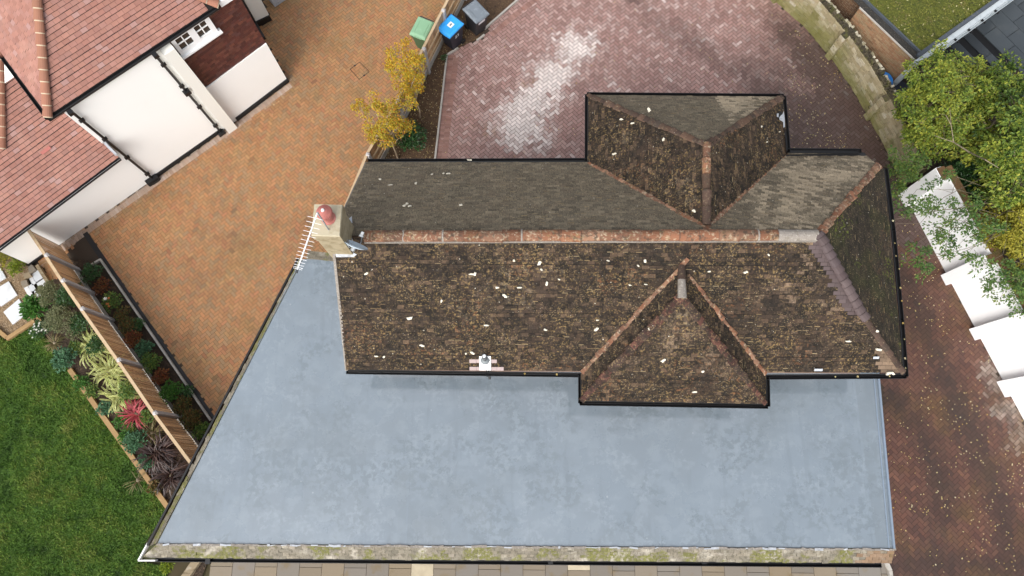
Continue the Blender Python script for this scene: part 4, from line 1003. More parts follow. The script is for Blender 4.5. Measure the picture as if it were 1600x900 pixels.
# pier
pw = (W2b - W2).normalized(); pm = at(357, 200); 
mb = MB(); c_ = W2b - wd * .10; mb.box((c_.x - wi.x * .08, c_.y - wi.y * .08, (ZM - .2) / 2), (.34, .34, ZM - .2), math.atan2(wd.y, wd.x)); mb.build('pier', M['render_cream'], nb)
# plinths
def plinth(p, q, z=.16):
    mb = MB(); mb.beam(Vector((p.x, p.y, z / 2)) - wi * .02, Vector((q.x, q.y, z / 2)) - wi * .02, .06, z); mb.build('plinth', M['plinth'], nb)
plinth(W1 + wd * .1, W2 - wd * .12); plinth(W2b + wd * .22, W3 + wd * .03); plinth(W0 - wd * .02, W0 + wd * .75, .12)
mb = MB(); mb.beam(W3 - wi * .02 + Z * .08, W3 + wi * 1.5 + Z * .08, .06, .16); mb.build('plinth', M['plinth'], nb)
mb = MB(); mb.box((W1.x + wd.x * .12 - wi.x * .06, W1.y + wd.y * .12 - wi.y * .06, .1), (.42, .22, .2), math.atan2(wd.y, wd.x)); mb.build('drain_gully', M['plinth'], nb)
# roofs
E0, E1 = at(76, 182, ZM), at(338, 9, ZM); L0 = at(0, 92, ZM)
ed = (E1 - E0).normalized(); ei = Vector((-ed.y, ed.x, 0)); pit = .80
E1x = E1 + ed * .05
apex_h = 3.2
AP = E0 + (ed + ei) * (apex_h / pit) + Z * apex_h
AP1 = E1x + (ei - ed) * (1.6 / pit) + Z * 1.6
RG = E1x + ei * (apex_h / pit) + ed * 3 + Z * apex_h
mb = MB()
hw = min(.6, (E1x - E0).length - 4.02); tiles(mb, [E0, E1x, E1x - ed * .3 + ei * .35 + Z * pit * .35, E1x - ed * .3 + ei * 4.5 + Z * 4.5 * pit, AP + (ed + ei) * .0], E0, E1x, cgap=.016, w=.18, g=.125, lift=.018, jit=.003)
Lq = E0 + ei * 9
tiles(mb, [E0, AP, AP + ei * 3, Lq], Lq, E0, cgap=.01, w=.18, g=.125, lift=.018, jit=.003)
mr = mb.build('roof', [M['tile_red'], M['underlay']], nb)
def hip_red(p0, p1, parent):
    mb = MB(); d = (p1 - p0); L = d.length; d.normalize(); s = 0
    while s < L:
        a_ = p0 + d * s; mb.arch(a_, a_ + d * .34, Z, .135, .105, .035, .0, 8, 0)
        mb.arch(a_ - d * .03, a_ + d * .02, Z, .12, .12, .016, .02, 8, 1, .5)
        s += .30
    return mb.build('hip_tiles', [M['hip_red'], M['hip_mortar']], parent)
hip_red(E0, AP, mr); hip_red(E1x, E1x - ed * .55 + ei * .6 + Z * pit * .6, mr)
# wing roof
G0, G1 = at(0, 385, ZW), at(186, 246, ZW)
gd = (G1 - G0).normalized(); gi = Vector((-gd.y, gd.x, 0)); hipw = at(1, 205, ZW + 1.4)
G0x = G0 - gd * 3
tp = 2.6
mb = MB(); 
tiles(mb, [G0x, G1, G1 + gi * tp + Z * tp * .7, G0x + gi * tp + Z * tp * .7], G0x, G1, cgap=.016, w=.18, g=.125, lift=.018, jit=.003)
wr = mb.build('roof', [M['tile_red'], M['underlay']], nb); tag(wr, 'lower red tiled roof of the side wing')
hb = on_plane(3, 205, G0, (G1 - G0x).cross(gi + Z * .7).normalized()); ht = on_plane(1, 100, G0, (G1 - G0x).cross(gi + Z * .7).normalized())
hip_red(hb - (ht - hb) * .25, ht + (ht - hb) * .1, wr)
mb = MB(); vl = G1 - gd * .06
mb.beam(G1 + gd * -.0 + gi * .05 + Z * .06, G1 + gi * 1.5 + Z * (1.5 * .7 + .06), .07, .05); mb.build('flashing', M['lead'], nb)
mb = MB(); p = on_plane(74, 236, G0, (G1 - G0x).cross(gi + Z * .7).normalized()); mb.beam(p + Z * .06 - gd * .16, p + Z * .06 + gd * .14, .09, .012, up=(gi * -.7 + Z)); mb.build('replacement_tile', M['pot'], wr)
# gutters, downpipes
mb = MB(); off = ei * -.05
gutter(mb, [E0 - ed * .06 + off - Z * .02, E1x + off - Z * .02], .12); gutter(mb, [E0 - ed * .05 - Z * .02, Lq - ed * .05 - Z * .02], .12); gutter(mb, [E1x + ed * .05 - Z * .02, E1x + ei * 3 + ed * .05 - Z * .02], .12)
gutter(mb, [G0x - gi * .05, G1 - gi * .05], .09)
mb.beam(E0 + ei * .05 - Z * .1, E1x + ei * .05 - Z * .1, .03, .18); mb.beam(G0x + gi * .04 - Z * .09, G1 + gi * .04 - Z * .09, .025, .14, 0)
mb.build('gutter', M['gutter'], nb)
mb = MB(); mb.beam(G0 - gi * .01 - Z * .1 - gd, G1 - gi * .01 - Z * .1, .02, .10); mb.build('fascia', M['white_paint'], nb)
def downpipe(base, ztop, lean=True):
    mb = MB(); b = Vector((base.x, base.y, 0)) - wi * .07
    mb.tube([b + Z * .05, b + Z * (ztop - .35), b + Z * (ztop - .2) - wi * .03, b + Z * (ztop - .05) - wi * .16], .04, 8)
    for z in (.5, 1.7, 2.9, 4.0):
        if z < ztop - .4: mb.box((b.x, b.y, z), (.15, .09, .05), math.atan2(wd.y, wd.x))
    mb.box((b.x - wi.x * .02, b.y - wi.y * .02, .05), (.24, .2, .1), math.atan2(wd.y, wd.x))
    mb.box((b.x - wi.x * .16, b.y - wi.y * .16, ztop - .07), (.14, .14, .1), math.atan2(wd.y, wd.x))
    return mb
dpa = downpipe(W1 + wd * .16, ZM); dpa.build('downpipe', M['gutter'], nb)
dpb = downpipe(W2 - wd * .2, ZM); dpb.box((W2.x - wd.x * .2 - wi.x * .09, W2.y - wd.y * .2 - wi.y * .09, 2.6), (.2, .2, .12), math.atan2(wd.y, wd.x)); dpb.build('downpipe', M['gutter'], nb)
# far end of the neighbour: white wall panel beyond a black pipe
K0, K1 = at(401, 41), at(424, 30)
mb = MB(); mb.prism([(K0.x, K0.y), (K1.x, K1.y), (K1.x + wi.x * 3, K1.y + wi.y * 3), (K0.x + wi.x * 3, K0.y + wi.y * 3)], 0, 3.0); mb.build('end_wall', M['render_cream'], nb)
mb = MB(); mb.beam(K0 - wi * .03 + Z * .12, K1 - wi * .03 + Z * .12, .06, .24); mb.tube([at(412, 58), at(412, 58, .3), K0 + Z * .35 - wi * .08, K0 + Z * 3.3 - wi * .08], .05, 8); mb.build('end_pipe', M['gutter'], nb)
mb = MB(); kk = at(433, 8); mb.box((kk.x, kk.y + .3, .2), (.6, .5, .4), math.atan2(wd.y, wd.x)); mb.build('door_step', M['lead'], nb)
mb = MB(); mb.beam(at(352, 0, ZM - .05) - ed * .2, at(352, 0, ZM - .05) + ed * .5, .1, .2); mb.build('soffit', M['white_paint'], nb)
# window
ws0 = at(289, 83, 3.75); ws1 = at(347, 47, 3.75)
def onwall(s, z, o_=.0): 
    base = W2b + bi; return Vector((base.x, base.y, 0)) + wd * s - wi * o_ + Z * z
s0, s1 = (ws0 - W2b).dot(wd) - .12, (ws1 - W2b).dot(wd) - .12; print('window', s0, s1, 'eave', (E1 - E0).length)
s0 = max(s0, .085)
zb, zt = 3.84, 4.57
mb = MB(); yaw = math.atan2(wd.y, wd.x)
def wbox(mb, a_, b_, z0, z1, o0, o1, m=0):
    p = [onwall(a_, z0, o0), onwall(b_, z0, o0), onwall(b_, z0, o1), onwall(a_, z0, o1)]
    mb.hexa(p, [Vector((q.x, q.y, z1)) for q in p], m)
fw_ = .11; mm_ = (s0 + s1) / 2
for a_, b_ in ((s0, s0 + fw_), (mm_ - .1, mm_ + .1), (s1 - fw_ - .04, s1)): wbox(mb, a_, b_, zb, zt, -.02, .09)
wbox(mb, s0, s1, zb, zb + .17, -.02, .088); wbox(mb, s0, s1, zt - .08, zt, -.02, .088)
win = mb.build('window', M['white_paint'], nb); tag(win, 'white two light window in the hung tiles')
mb = MB(); wbox(mb, s0 - .03, s1 + .09, zb - .06, zb, -.02, .16); mb.build('sill', M['white_paint'], win)
mb = MB(); wbox(mb, s0 - .0, s1 + .06, zb - .17, zb - .062, -.02, .03); mb.build('sill_flashing', M['lead'], win)
for a_, b_ in ((s0 + fw_, mm_ - .1), (mm_ + .1, s1 - fw_ - .04)):
    mb = MB(); wbox(mb, a_, b_, zb + .17, zt - .08, 0, .035); mb.build('pane', M['glass'], win)
    mb = MB(); c0 = (a_ + b_) / 2; wbox(mb, c0 - .016, c0 + .016, zb + .17, zt - .08, .0352, .06); zc = (zb + zt + .09) / 2
    wbox(mb, a_, c0 - .016, zc - .016, zc + .016, .0354, .06); wbox(mb, c0 + .016, b_, zc - .016, zc + .016, .0354, .06); mb.build('glazing_bar', M['white_paint'], win)

# ------------------------------------------------------------------ fences
def fence(name, label, pts_top, zt, side_gravel, loc_i=0, board_w=.1, rails=True, gravel=True, first_post=True, last_post=True, post_m='post', top=.05):
    P_ = [at(x, y, zt) for x, y in pts_top]; P_ = [Vector((p.x, p.y, 0)) for p in P_]
    t = thing(name, label, 'fence', (P_[0].x, P_[0].y, 0))
    for i in range(len(P_) - 1):
        a_, b_ = P_[i], P_[i + 1]; d = (b_ - a_); L = d.length; d.normalize(); nr = Vector((-d.y, d.x, 0)) * side_gravel
        mb = MB(); n = max(1, int(L / board_w)); z0 = .32 if gravel else .06
        for k in range(n):
            s0, s1 = L * k / n, L * (k + 1) / n
            mb.beam(a_ + d * (s0 + .014) + nr * random.gauss(0, .003) + Z * (z0 + zt - top) / 2, a_ + d * (s1 + .0) + nr * (.012 + random.gauss(0, .003)) + Z * (z0 + zt - top) / 2, .014, zt - top - z0)
        mb.build('panel', M['fence_slat'], t)
        mb = MB(); mb.beam(a_ + Z * (zt - top / 2), b_ + Z * (zt - top / 2), .085, top)
        mb.build('top_rail', M['fence_rail'], t)
        if rails:
            for z in (.55, .95 if zt < 1.6 else 1.05):
                mb = MB(); mb.beam(a_ + nr * .04 + Z * z, b_ + nr * .04 + Z * z, .045, .07); mb.build('rail', M['fence_rail'], t)
        if gravel:
            mb = MB(); mb.beam(a_ + Z * .15, b_ + Z * .15, .05, .3); mb.build('gravel_board', M['concrete'], t)
    for i, p in enumerate(P_):
        if (i == 0 and not first_post) or (i == len(P_) - 1 and not last_post): continue
        d = (P_[min(i + 1, len(P_) - 1)] - P_[max(i - 1, 0)]).normalized(); nr = Vector((-d.y, d.x, 0)) * side_gravel
        mb = MB(); c_ = p + nr * .045; yaw = math.atan2(d.y, d.x)
        mb.box((c_.x, c_.y, (zt + .03) / 2), (.11, .11, zt + .03), yaw); mb.hexa([Vector((c_.x + x * .055, c_.y + y * .055, zt + .03)) for x, y in ((-1, -1), (1, -1), (1, 1), (-1, 1))], [Vector((c_.x + x * .03, c_.y + y * .03, zt + .06)) for x, y in ((-1, -1), (1, -1), (1, 1), (-1, 1))])
        mb.build('post', M[post_m], t)
    return t
fence('garden_fence', 'brown boarded fence with concrete posts between the planting bed and the lawn garden', [(71, 400), (97, 440), (127, 484), (184, 564), (240.5, 647), (298, 724)], 1.6, 1, board_w=.085, rails=False, gravel=True, last_post=False)
fence('garden_gate', 'short brown boarded gate between the white house wall and the garden fence', [(43, 358), (70, 398)], 1.6, 1, board_w=.085, rails=False, gravel=False, first_post=False, last_post=False)
fence('boundary_fence', 'light brown fence with concrete posts between the orange drive and the red forecourt', [(536, 331), (573, 241), (620, 158), (660.5, 76), (691, 16), (722, -45)], 1.42, -1, board_w=.1)

# ------------------------------------------------------------------ stone boundary wall, curved
base_px = [(1150, -75), (1214, 4), (1256, 40), (1300, 92), (1333, 140), (1358, 184), (1382, 228), (1398, 262), (1408, 290)]
SW = [Vector((p.x, p.y, 0)) for p in ats(base_px)]
ZSW = 1.3
stone_wall = thing('stone_wall', 'long curving mossy stone wall with buttresses between the red forecourt and the brick building', 'wall', SW[2])
mb = MB(); core = MB()
def moss(p, z): return 0, clamp(.75 - z * .45 + .35 * fbm(p.x, p.y, 1.4))
SO = []
for i, p in enumerate(SW):
    d = (SW[min(i + 1, len(SW) - 1)] - SW[max(i - 1, 0)]).normalized(); SO.append(Vector((-d.y, d.x, 0)))
for i in range(len(SW) - 1):
    cladding(mb, SW[i], SW[i + 1], 0, ZSW, .26, .13, .008, .02, 0, 1, moss, .012, -1, .5)
    mb.hexa([SW[i] + SO[i] * .01, SW[i + 1] + SO[i + 1] * .01, SW[i + 1] + SO[i + 1] * .25, SW[i] + SO[i] * .25], [q + Z * (ZSW - .01) for q in (SW[i] + SO[i] * .01, SW[i + 1] + SO[i + 1] * .01, SW[i + 1] + SO[i + 1] * .25, SW[i] + SO[i] * .25)], 1)
mb.build('wall', [M['stone'], M['stone_base']], stone_wall)
mb = MB()
for i in range(len(SW) - 1):
    L = (SW[i + 1] - SW[i]).length; n = int(L / .075)
    for k in range(n):
        t = (k + random.random() * .6) / n; p = SW[i].lerp(SW[i + 1], t); o_ = SO[i].lerp(SO[i + 1], t); yaw = math.atan2(o_.y, o_.x) + random.gauss(0, .12)
        for s0, s1, m_ in ((.02, .11, 0), (.10, .18, 0), (.17, .26, 1 if random.random() < .65 else 0)):
            s = (s0 + s1) / 2 + random.gauss(0, .015); hh = random.uniform(.05, .13)
            mb.box(p + o_ * s + Z * (ZSW + hh / 2 - .012), ((s1 - s0) * random.uniform(.8, 1.15), .085 * random.uniform(.7, 1.1), hh), yaw, m_)
mb.build('coping', [M['coping'], M['coping_pale']], stone_wall)
for px, py in ((1206, 2), (1297, 88), (1355, 183)):
    p = at(px, py); i = min(range(len(SW) - 1), key=lambda k: segdist(p, SW[k], SW[k + 1])); d = (SW[i + 1] - SW[i]).normalized(); nr = Vector((-d.y, d.x, 0))
    t = (p - SW[i]).dot(d); c_ = SW[i] + d * t
    mb = MB(); A0, A1 = c_ - d * .11 - nr * .13, c_ + d * .11 - nr * .13
    mb.prism([(q.x, q.y) for q in (A0 + nr * .02, A1 + nr * .02, c_ + d * .10 + nr * .1, c_ - d * .10 + nr * .1)], 0, ZSW - .1, 1)
    cladding(mb, A0, A1, 0, ZSW - .1, .24, .13, .008, .015, 0, None, moss, .01, -1, .4); cladding(mb, A1, A1 + nr * .14, 0, ZSW - .1, .22, .13, .008, .01, 0, None, moss, .008, -1, .4); cladding(mb, A0 + nr * .14, A0, 0, ZSW - .1, .22, .13, .008, .01, 0, None, moss, .008, -1, .4)
    mb.hexa([q + Z * (ZSW - .1) for q in (A0, A1, A1 + nr * .3, A0 + nr * .3)], [q + Z * z for q, z in ((A0 + nr * .03, ZSW - .04), (A1 + nr * .03, ZSW - .04), (A1 + nr * .3, ZSW + .1), (A0 + nr * .3, ZSW + .1))], 2)
    mb.build('buttress', [M['stone'], M['stone_base'], M['coping']], stone_wall)

# white wall with piers
wb = [Vector((p.x, p.y, 0)) for p in ats([(1414, 306), (1423, 325), (1480, 430), (1530, 524), (1580, 622), (1660, 770)])]
ZWW = 2.05
wdir = (wb[-1] - wb[0]).normalized(); win_ = Vector((-wdir.y, wdir.x, 0))     # away from the drive
ww = thing('white_wall', 'white painted wall with stepped piers along the right side of the dark drive', 'wall', wb[2])
piers = [(1402, 305, .46), (1467, 431, .36), (1512, 515, .38), (1553, 598, .5), (1618, 725, .5)]
ts = [(at(px, py) - wb[0]).dot(wdir) for px, py, L in piers] + [(wb[-1] - wb[0]).dot(wdir)]
tops = [2.05, 2.08, 2.38, 2.66, 2.9]
for k, (px, py, L) in enumerate(piers):
    t0_, t1_, zt_ = ts[k] + (.08 if k == 0 else 0), ts[k + 1], tops[k]
    p, q = wb[0] + wdir * t0_, wb[0] + wdir * (t1_ - .002)
    mb = MB(); mb.prism([(v.x, v.y) for v in (p, q, q + win_ * .2, p + win_ * .2)], 0, zt_); mb.build('wall', M['white_wall'], ww)
    mb = MB(); mb.prism([(v.x, v.y) for v in (p + win_ * .06, q + win_ * .06, q + win_ * .27, p + win_ * .27)], zt_ + .002, zt_ + .06); mb.build('coping', M['rust_coping'], ww)
    c_ = wb[0] + wdir * ts[k]; pr = -.2
    mb = MB(); mb.prism([(v.x, v.y) for v in (c_ + win_ * pr, c_ + wdir * L + win_ * pr, c_ + wdir * L - win_ * .001, c_ - win_ * .001)], 0, zt_ - .0025); mb.build('pier', M['white_wall'], ww)
    mb = MB(); mb.prism([(v.x, v.y) for v in (c_ + win_ * (pr + .03) + wdir * .03, c_ + wdir * (L - .03) + win_ * (pr + .03), c_ + wdir * (L - .03) + win_ * .058, c_ + wdir * .03 + win_ * .058)], zt_ + .0015, zt_ + .05); mb.build('pier_cap', M['rust_coping'], ww)

# ------------------------------------------------------------------ brick building with the green roof
ZB = 1.8
c1 = at(1432, 95, ZB); c0 = at(1344, 11, ZB); bdv = (c1 - c0).normalized()
c2 = at(1562, 2, ZB); rdv = (c2 - c1).normalized()
gb = thing('green_roof_building', 'low brick building with a mossy green sedum roof beyond the stone wall', 'building', (c1.x, c1.y, 0))
far = c0 - bdv * 6; bin_ = Vector((-bdv.y, bdv.x, 0))
q4 = [far, c1, c1 + rdv * 7, far + rdv * 7]
mb = MB(); mb.prism([(p.x, p.y) for p in (c0 + rdv * .05, c1 + rdv * .05 , c1 + rdv * 7 - bdv * .02, c0 + rdv * 7)], 0, ZB - .02); mb.prism([(p.x, p.y) for p in (far + rdv * .45, c0 + rdv * .45, c0 + rdv * 7, far + rdv * 7)], 0, ZB - .025)
mb.build('core_wall', M['brick_joint'], gb)
mb = MB(); cladding(mb, c0, c1, 0, ZB - .03, .225, .075, .010, .006, 0, 1, lambda p, z: (0, clamp(1.1 - (p - c0).length * .45 + .4 * fbm(p.x, p.y, 1.3, z))), .003, -1)
mb.build('brick_wall', [M['brick'], M['brick_joint']], gb)
mb = MB(); cladding(mb, far + rdv * .42, c0 + rdv * .42, 0, ZB - .03, .225, .075, .010, .006, 0, 1, None, .003, -1)
tag(mb.build('brick_wall', [M['brick_dark'], M['brick_joint']], gb), 'darker brown brick wall set back')
mb = MB(); mb.beam(c0 + Z * -.0 - rdv * .03, c1 - rdv * .03, .03, .05, 0); mb.beam(far + rdv * .4, c0 + rdv * .4, .05, .05, 0)
mb.build('wall_capping', M['concrete'], gb)
ins = .30
s0 = far + rdv * ins; s1 = c1 + rdv * ins * 1.0 - bdv * .16; s2 = c1 + rdv * 7 - bdv * .16; s3 = far + rdv * 7
mb = MB(); xs = 60
def sh(p): return ZB + .03 + .05 * fbm(p.x, p.y, 2.5) + .02 * ns(p.x, p.y, 2, 9)
for i in range(xs):
    for j in range(xs):
        q = []
        for di, dj in ((0, 0), (1, 0), (1, 1), (0, 1)):
            a_, b_ = (i + di) / xs, (j + dj) / xs; p = (s0 * (1 - a_) + s1 * a_) * (1 - b_) + (s3 * (1 - a_) + s2 * a_) * b_; q.append(Vector((p.x, p.y, sh(p))))
        mb.face(q)
sed = mb.build('green_roof', M['sedum_base'], gb)
mb = MB()
for _ in range(16000):
    a_, b_ = random.random(), random.random(); p = (s0 * (1 - a_) + s1 * a_) * (1 - b_) + (s3 * (1 - a_) + s2 * a_) * b_; z = sh(p)
    an = random.uniform(0, 6.28); s = random.uniform(.02, .045); c_, q_ = math.cos(an) * s, math.sin(an) * s; t = random.uniform(-.02, .03)
    r_ = .97 if random.random() < .045 else clamp(.4 + .6 * fbm(p.x, p.y, 2, 3) + random.gauss(0, .12), 0, .8)
    mb.face([(p.x + c_, p.y + q_, z + .02 + t), (p.x - q_ * .6, p.y + c_ * .6, z + .03), (p.x - c_, p.y - q_, z + .02 - t), (p.x + q_ * .6, p.y - c_ * .6, z + .03)], 0, r_)
o = mb.build('sedum', M['sedum_leaf'], sed); o['kind'] = 'stuff'
mb = MB(); mb.prism([(p.x, p.y) for p in (far + rdv * .02, c1 + rdv * .02, c1 + rdv * (ins + .02), far + rdv * (ins + .02))], ZB - .01, ZB + .015, 0); mb.build('gravel_margin', M['dark_gravel'], gb)
mb = MB(); mb.beam(far + rdv * (ins - .04) + Z * .05, c1 + rdv * (ins - .04) + Z * .05 - bdv * .12, .06, .10); mb.beam(c1 - bdv * .1 + rdv * .1 + Z * .05, c1 - bdv * .1 + rdv * 7 + Z * .05, .12, .10)
mb.build('roof_edging', M['roof_edge'], gb)
mb = MB(); mb.beam(c1 + bdv * .05 + Z * -.08 - rdv * .05, c1 + bdv * .05 + rdv * 7 - Z * .08, .16, .24); 
mb.beam(c1 - rdv * .02 + bdv * .02 - Z * .1, Vector((c1.x, c1.y, .05)) - rdv * .02 + bdv * .02, .10, .16, up=(bdv.x, bdv.y, 0))
mb.build('fascia', M['fascia'], gb)
mb = MB(); gp0 = c1 + bdv * .17 - Z * .02
gutter(mb, [gp0 + rdv * .6, gp0 + rdv * 7], .12)
mb.build('gutter', M['fascia'], gb)
mb = MB()
for k in range(5):
    mb = MB(); p = gp0 + rdv * (1.0 + k * .62); mb.box((p.x + bdv.x * .05, p.y + bdv.y * .05, ZB - .05), (.05, .16, .05), math.atan2(bdv.y, bdv.x) + 1.57); mb.build('gutter_bracket', M['black'], gb)
mb = MB(); gw0 = c1 + bdv * .01 + rdv * .3; cladding(mb, gw0, c1 + bdv * .01 + rdv * 7, 0, ZB - .2, 1.2, ZB - .2, .05, .02, 0, 1, None, 0, -1); mb.build('glazing', [M['glass'], M['black']], gb)

# slate terrace; black base bared between slab rows paints the step shadows
tq = lambda px: [Vector((p.x, p.y, 0)) for p in ats(px)]
mb = MB(); P_ = tq([(1395, 150), (1640, -60), (1760, 60), (1560, 230), (1440, 180)]); mb.prism([(p.x, p.y) for p in P_], -.06, -.04, 1)
O_ = at(1524, 42); O_.z = 0; A_ = (at(1580, 98) - at(1524, 42)).normalized(); B_ = Vector((A_.y, -A_.x, 0)); B_ = B_ if B_.y > 0 else -B_
def slab_(a0, a1, b0, b1, z): mb.prism([((O_ + A_ * a + B_ * b).x, (O_ + A_ * a + B_ * b).y) for a, b in ((a0, b0), (a1, b0), (a1, b1), (a0, b1))], -.04, z, 0)
for r_, (b0, b1, off) in enumerate(((.0, .62, -.5), (.62, 1.24, -.9), (1.24, 1.86, -.3), (1.86, 2.48, -.7), (2.48, 3.1, -.4))):
    for k in range(6): slab_(off + k * .92 + .008, off + (k + 1) * .92 - .008, b0 + .008, b1 - .008, 0)
for k in range(4): slab_(-.9 + k * 1.0 + .006, -.9 + (k + 1) * 1.0 - .006, -.62, -.28, -.016)
for k in range(4): slab_(-.9 + k * 1.0 + .006, -.9 + (k + 1) * 1.0 - .006, -1.25, -.9, -.03)
tag(mb.build('terrace', [M['slate'], M['black']]), kind='structure')

# blue tub behind the wall
tb = at(1382, 123, 1.0)
mb = MB(); ring = [(.26, .02), (.30, .85), (.33, .87), (.33, .92), (.29, .97), (.12, 1.0), (.02, 1.01)]
mb.lathe(Vector((tb.x, tb.y, 0)), ring, 28)
tag(mb.build('blue_tub', M['blue_plastic'], origin=(tb.x, tb.y, 0)), 'blue rounded plastic tub squeezed between the stone wall and brick building', 'tub')
mb = MB(); tb2 = at(1404, 142, .4)
mb.box((tb2.x, tb2.y, .25), (.5, .4, .5), R(40)); mb.box((tb2.x, tb2.y, .52), (.54, .44, .04), R(40))
tag(mb.build('storage_box', M['bin_navy'], origin=(tb2.x, tb2.y, 0)), 'dark box with a lid beside the blue tub', 'box')

# ------------------------------------------------------------------ wheelie bins
def text_mesh(txt, size, m, parent, p, ux, uy, name='number'):
    cu = bpy.data.curves.new('txt', 'FONT'); cu.body = txt; cu.size = size; cu.align_x = 'CENTER'; cu.align_y = 'CENTER'; cu.extrude = .002; cu.fill_mode = 'BOTH'
    o = bpy.data.objects.new('txt', cu); COL.objects.link(o)
    dg = bpy.context.evaluated_depsgraph_get(); me = bpy.data.meshes.new_from_object(o.evaluated_get(dg)); bpy.data.objects.remove(o); bpy.data.curves.remove(cu)
    nz = ux.cross(uy)
    for v in me.vertices: c = v.co.copy(); v.co = p + ux * c.x + uy * c.y + nz * c.z
    me.materials.clear(); me.materials.append(m)
    q = bpy.data.objects.new(name, me); COL.objects.link(q); q.parent = parent
    return q
def wheelie(loc, yaw, body_m, lid_m, label, sticker=False, number=None, plate=False):
    """local frame: front towards -y"""
    t = thing('wheelie_bin', label, 'bin', (loc.x, loc.y, 0), 'wheelie bins', yaw)
    def B(mb, name, mats, parent=t): 
        me_par = parent; o = MB.build(mb, name, mats, None); o.parent = me_par; return o
    mb = MB(); b = [(-.21, -.22, .06), (.21, -.22, .06), (.21, .24, .03), (-.21, .24, .03)]; tq_ = [(-.275, -.34, .95), (.275, -.34, .95), (.275, .30, 1.0), (-.275, .30, 1.0)]
    mid_ = [(-.235, -.255, .35), (.235, -.255, .35), (.23, .26, .35), (-.23, .26, .35)]
    mb.hexa(b, mid_); mb.hexa(mid_, tq_); mb.hexa([(x * 1.05, y * 1.05, z - .09) for x, y, z in tq_], [(x * 1.06, y * 1.06, z) for x, y, z in tq_])
    body = B(mb, 'body', body_m)
    mb = MB(); l0 = [(-.30, -.39, .955), (.30, -.39, .955), (.30, .33, 1.005), (-.30, .33, 1.005)]; l1 = [(-.295, -.37, 1.0), (.295, -.37, 1.0), (.295, .33, 1.05), (-.295, .33, 1.05)]; l2 = [(-.25, -.30, 1.035), (.25, -.30, 1.035), (.25, .29, 1.085), (-.25, .29, 1.085)]
    mb.hexa(l0, l1); mb.hexa(l1, l2); mb.box((0, -.37, .965), (.3, .07, .035)); mb.beam((-.17, -.27, 1.04), (-.17, .2, 1.079), .03, .02); mb.beam((.17, -.27, 1.04), (.17, .2, 1.079), .03, .02)
    lid = B(mb, 'lid', lid_m)
    mb = MB(); mb.tube([(-.25, .31, 1.0), (-.25, .38, 1.01), (.25, .38, 1.01), (.25, .31, 1.0)], .018, 8); B(mb, 'handle', M['bin_black'])
    for sx in (-1, 1):
        mb = MB(); mb.tube([(sx * .22, .26, .1), (sx * .27, .26, .1)], .1, 18); w_ = B(mb, 'wheel', M['rubber'])
    if sticker:
        mb = MB(); mb.hexa([(-.09, -.10, 1.051), (.09, -.10, 1.051), (.09, .09, 1.068), (-.09, .09, 1.068)], [(-.09, -.10, 1.056), (.09, -.10, 1.056), (.09, .09, 1.073), (-.09, .09, 1.073)]); B(mb, 'sticker', M['sticker'], lid)
        mb = MB(); mb.hexa([(-.03, -.05, 1.0605), (.03, -.05, 1.0605), (.03, .05, 1.0695), (-.03, .05, 1.0695)], [(-.03, -.05, 1.0612), (.03, -.05, 1.0612), (.03, .05, 1.0702), (-.03, .05, 1.0702)]); B(mb, 'sticker_mark', M['bin_grey'], lid)
    if number:
        text_mesh(number, .2, M['marking'], body, Vector((.272, -.02, .72)), Vector((0, 1, 0)), Vector((.08, 0, 1)).normalized())
    if plate:
        mb = MB(); mb.hexa([(-.16, -.335, .74), (.12, -.335, .74), (.12, -.35, .86), (-.16, -.35, .86)][::-1], [(-.16, -.342, .74), (.12, -.342, .74), (.12, -.357, .86), (-.16, -.357, .86)][::-1]); B(mb, 'label_plate', M['sticker'], body)
    return t
def bin_pose(f0, f1, r0, r1, z=1.03):
    """lid corners in the photo: two front ones, two rear ones"""
    F0, F1, R0, R1 = [at(*p, z) for p in (f0, f1, r0, r1)]; c = (F0 + F1 + R0 + R1) / 4; d = (F0 + F1 - R0 - R1)
    return Vector((c.x, c.y, 0)), math.atan2(d.y, d.x) + math.pi / 2
l_, y_ = bin_pose((685, 41), (706, 55), (704, 25), (723, 37))
wheelie(l_, y_, M['bin_navy'], M['bin_blue'], 'wheelie bin with a bright blue lid and white sticker on the red forecourt', True, '23')
l_, y_ = bin_pose((744, 31), (760, 20.5), (726, 13), (741, 2))
wheelie(l_, y_, M['bin_black'], M['bin_grey'], 'wheelie bin with a grey lid and white front label, behind the blue lidded one', plate=True)
l_, y_ = bin_pose((643, 50), (664, 57), (654, 28), (677, 36))
wheelie(l_, y_, M['bin_green'], M['bin_lime'], 'green wheelie bin with a faded lid on the orange drive beside the fence')

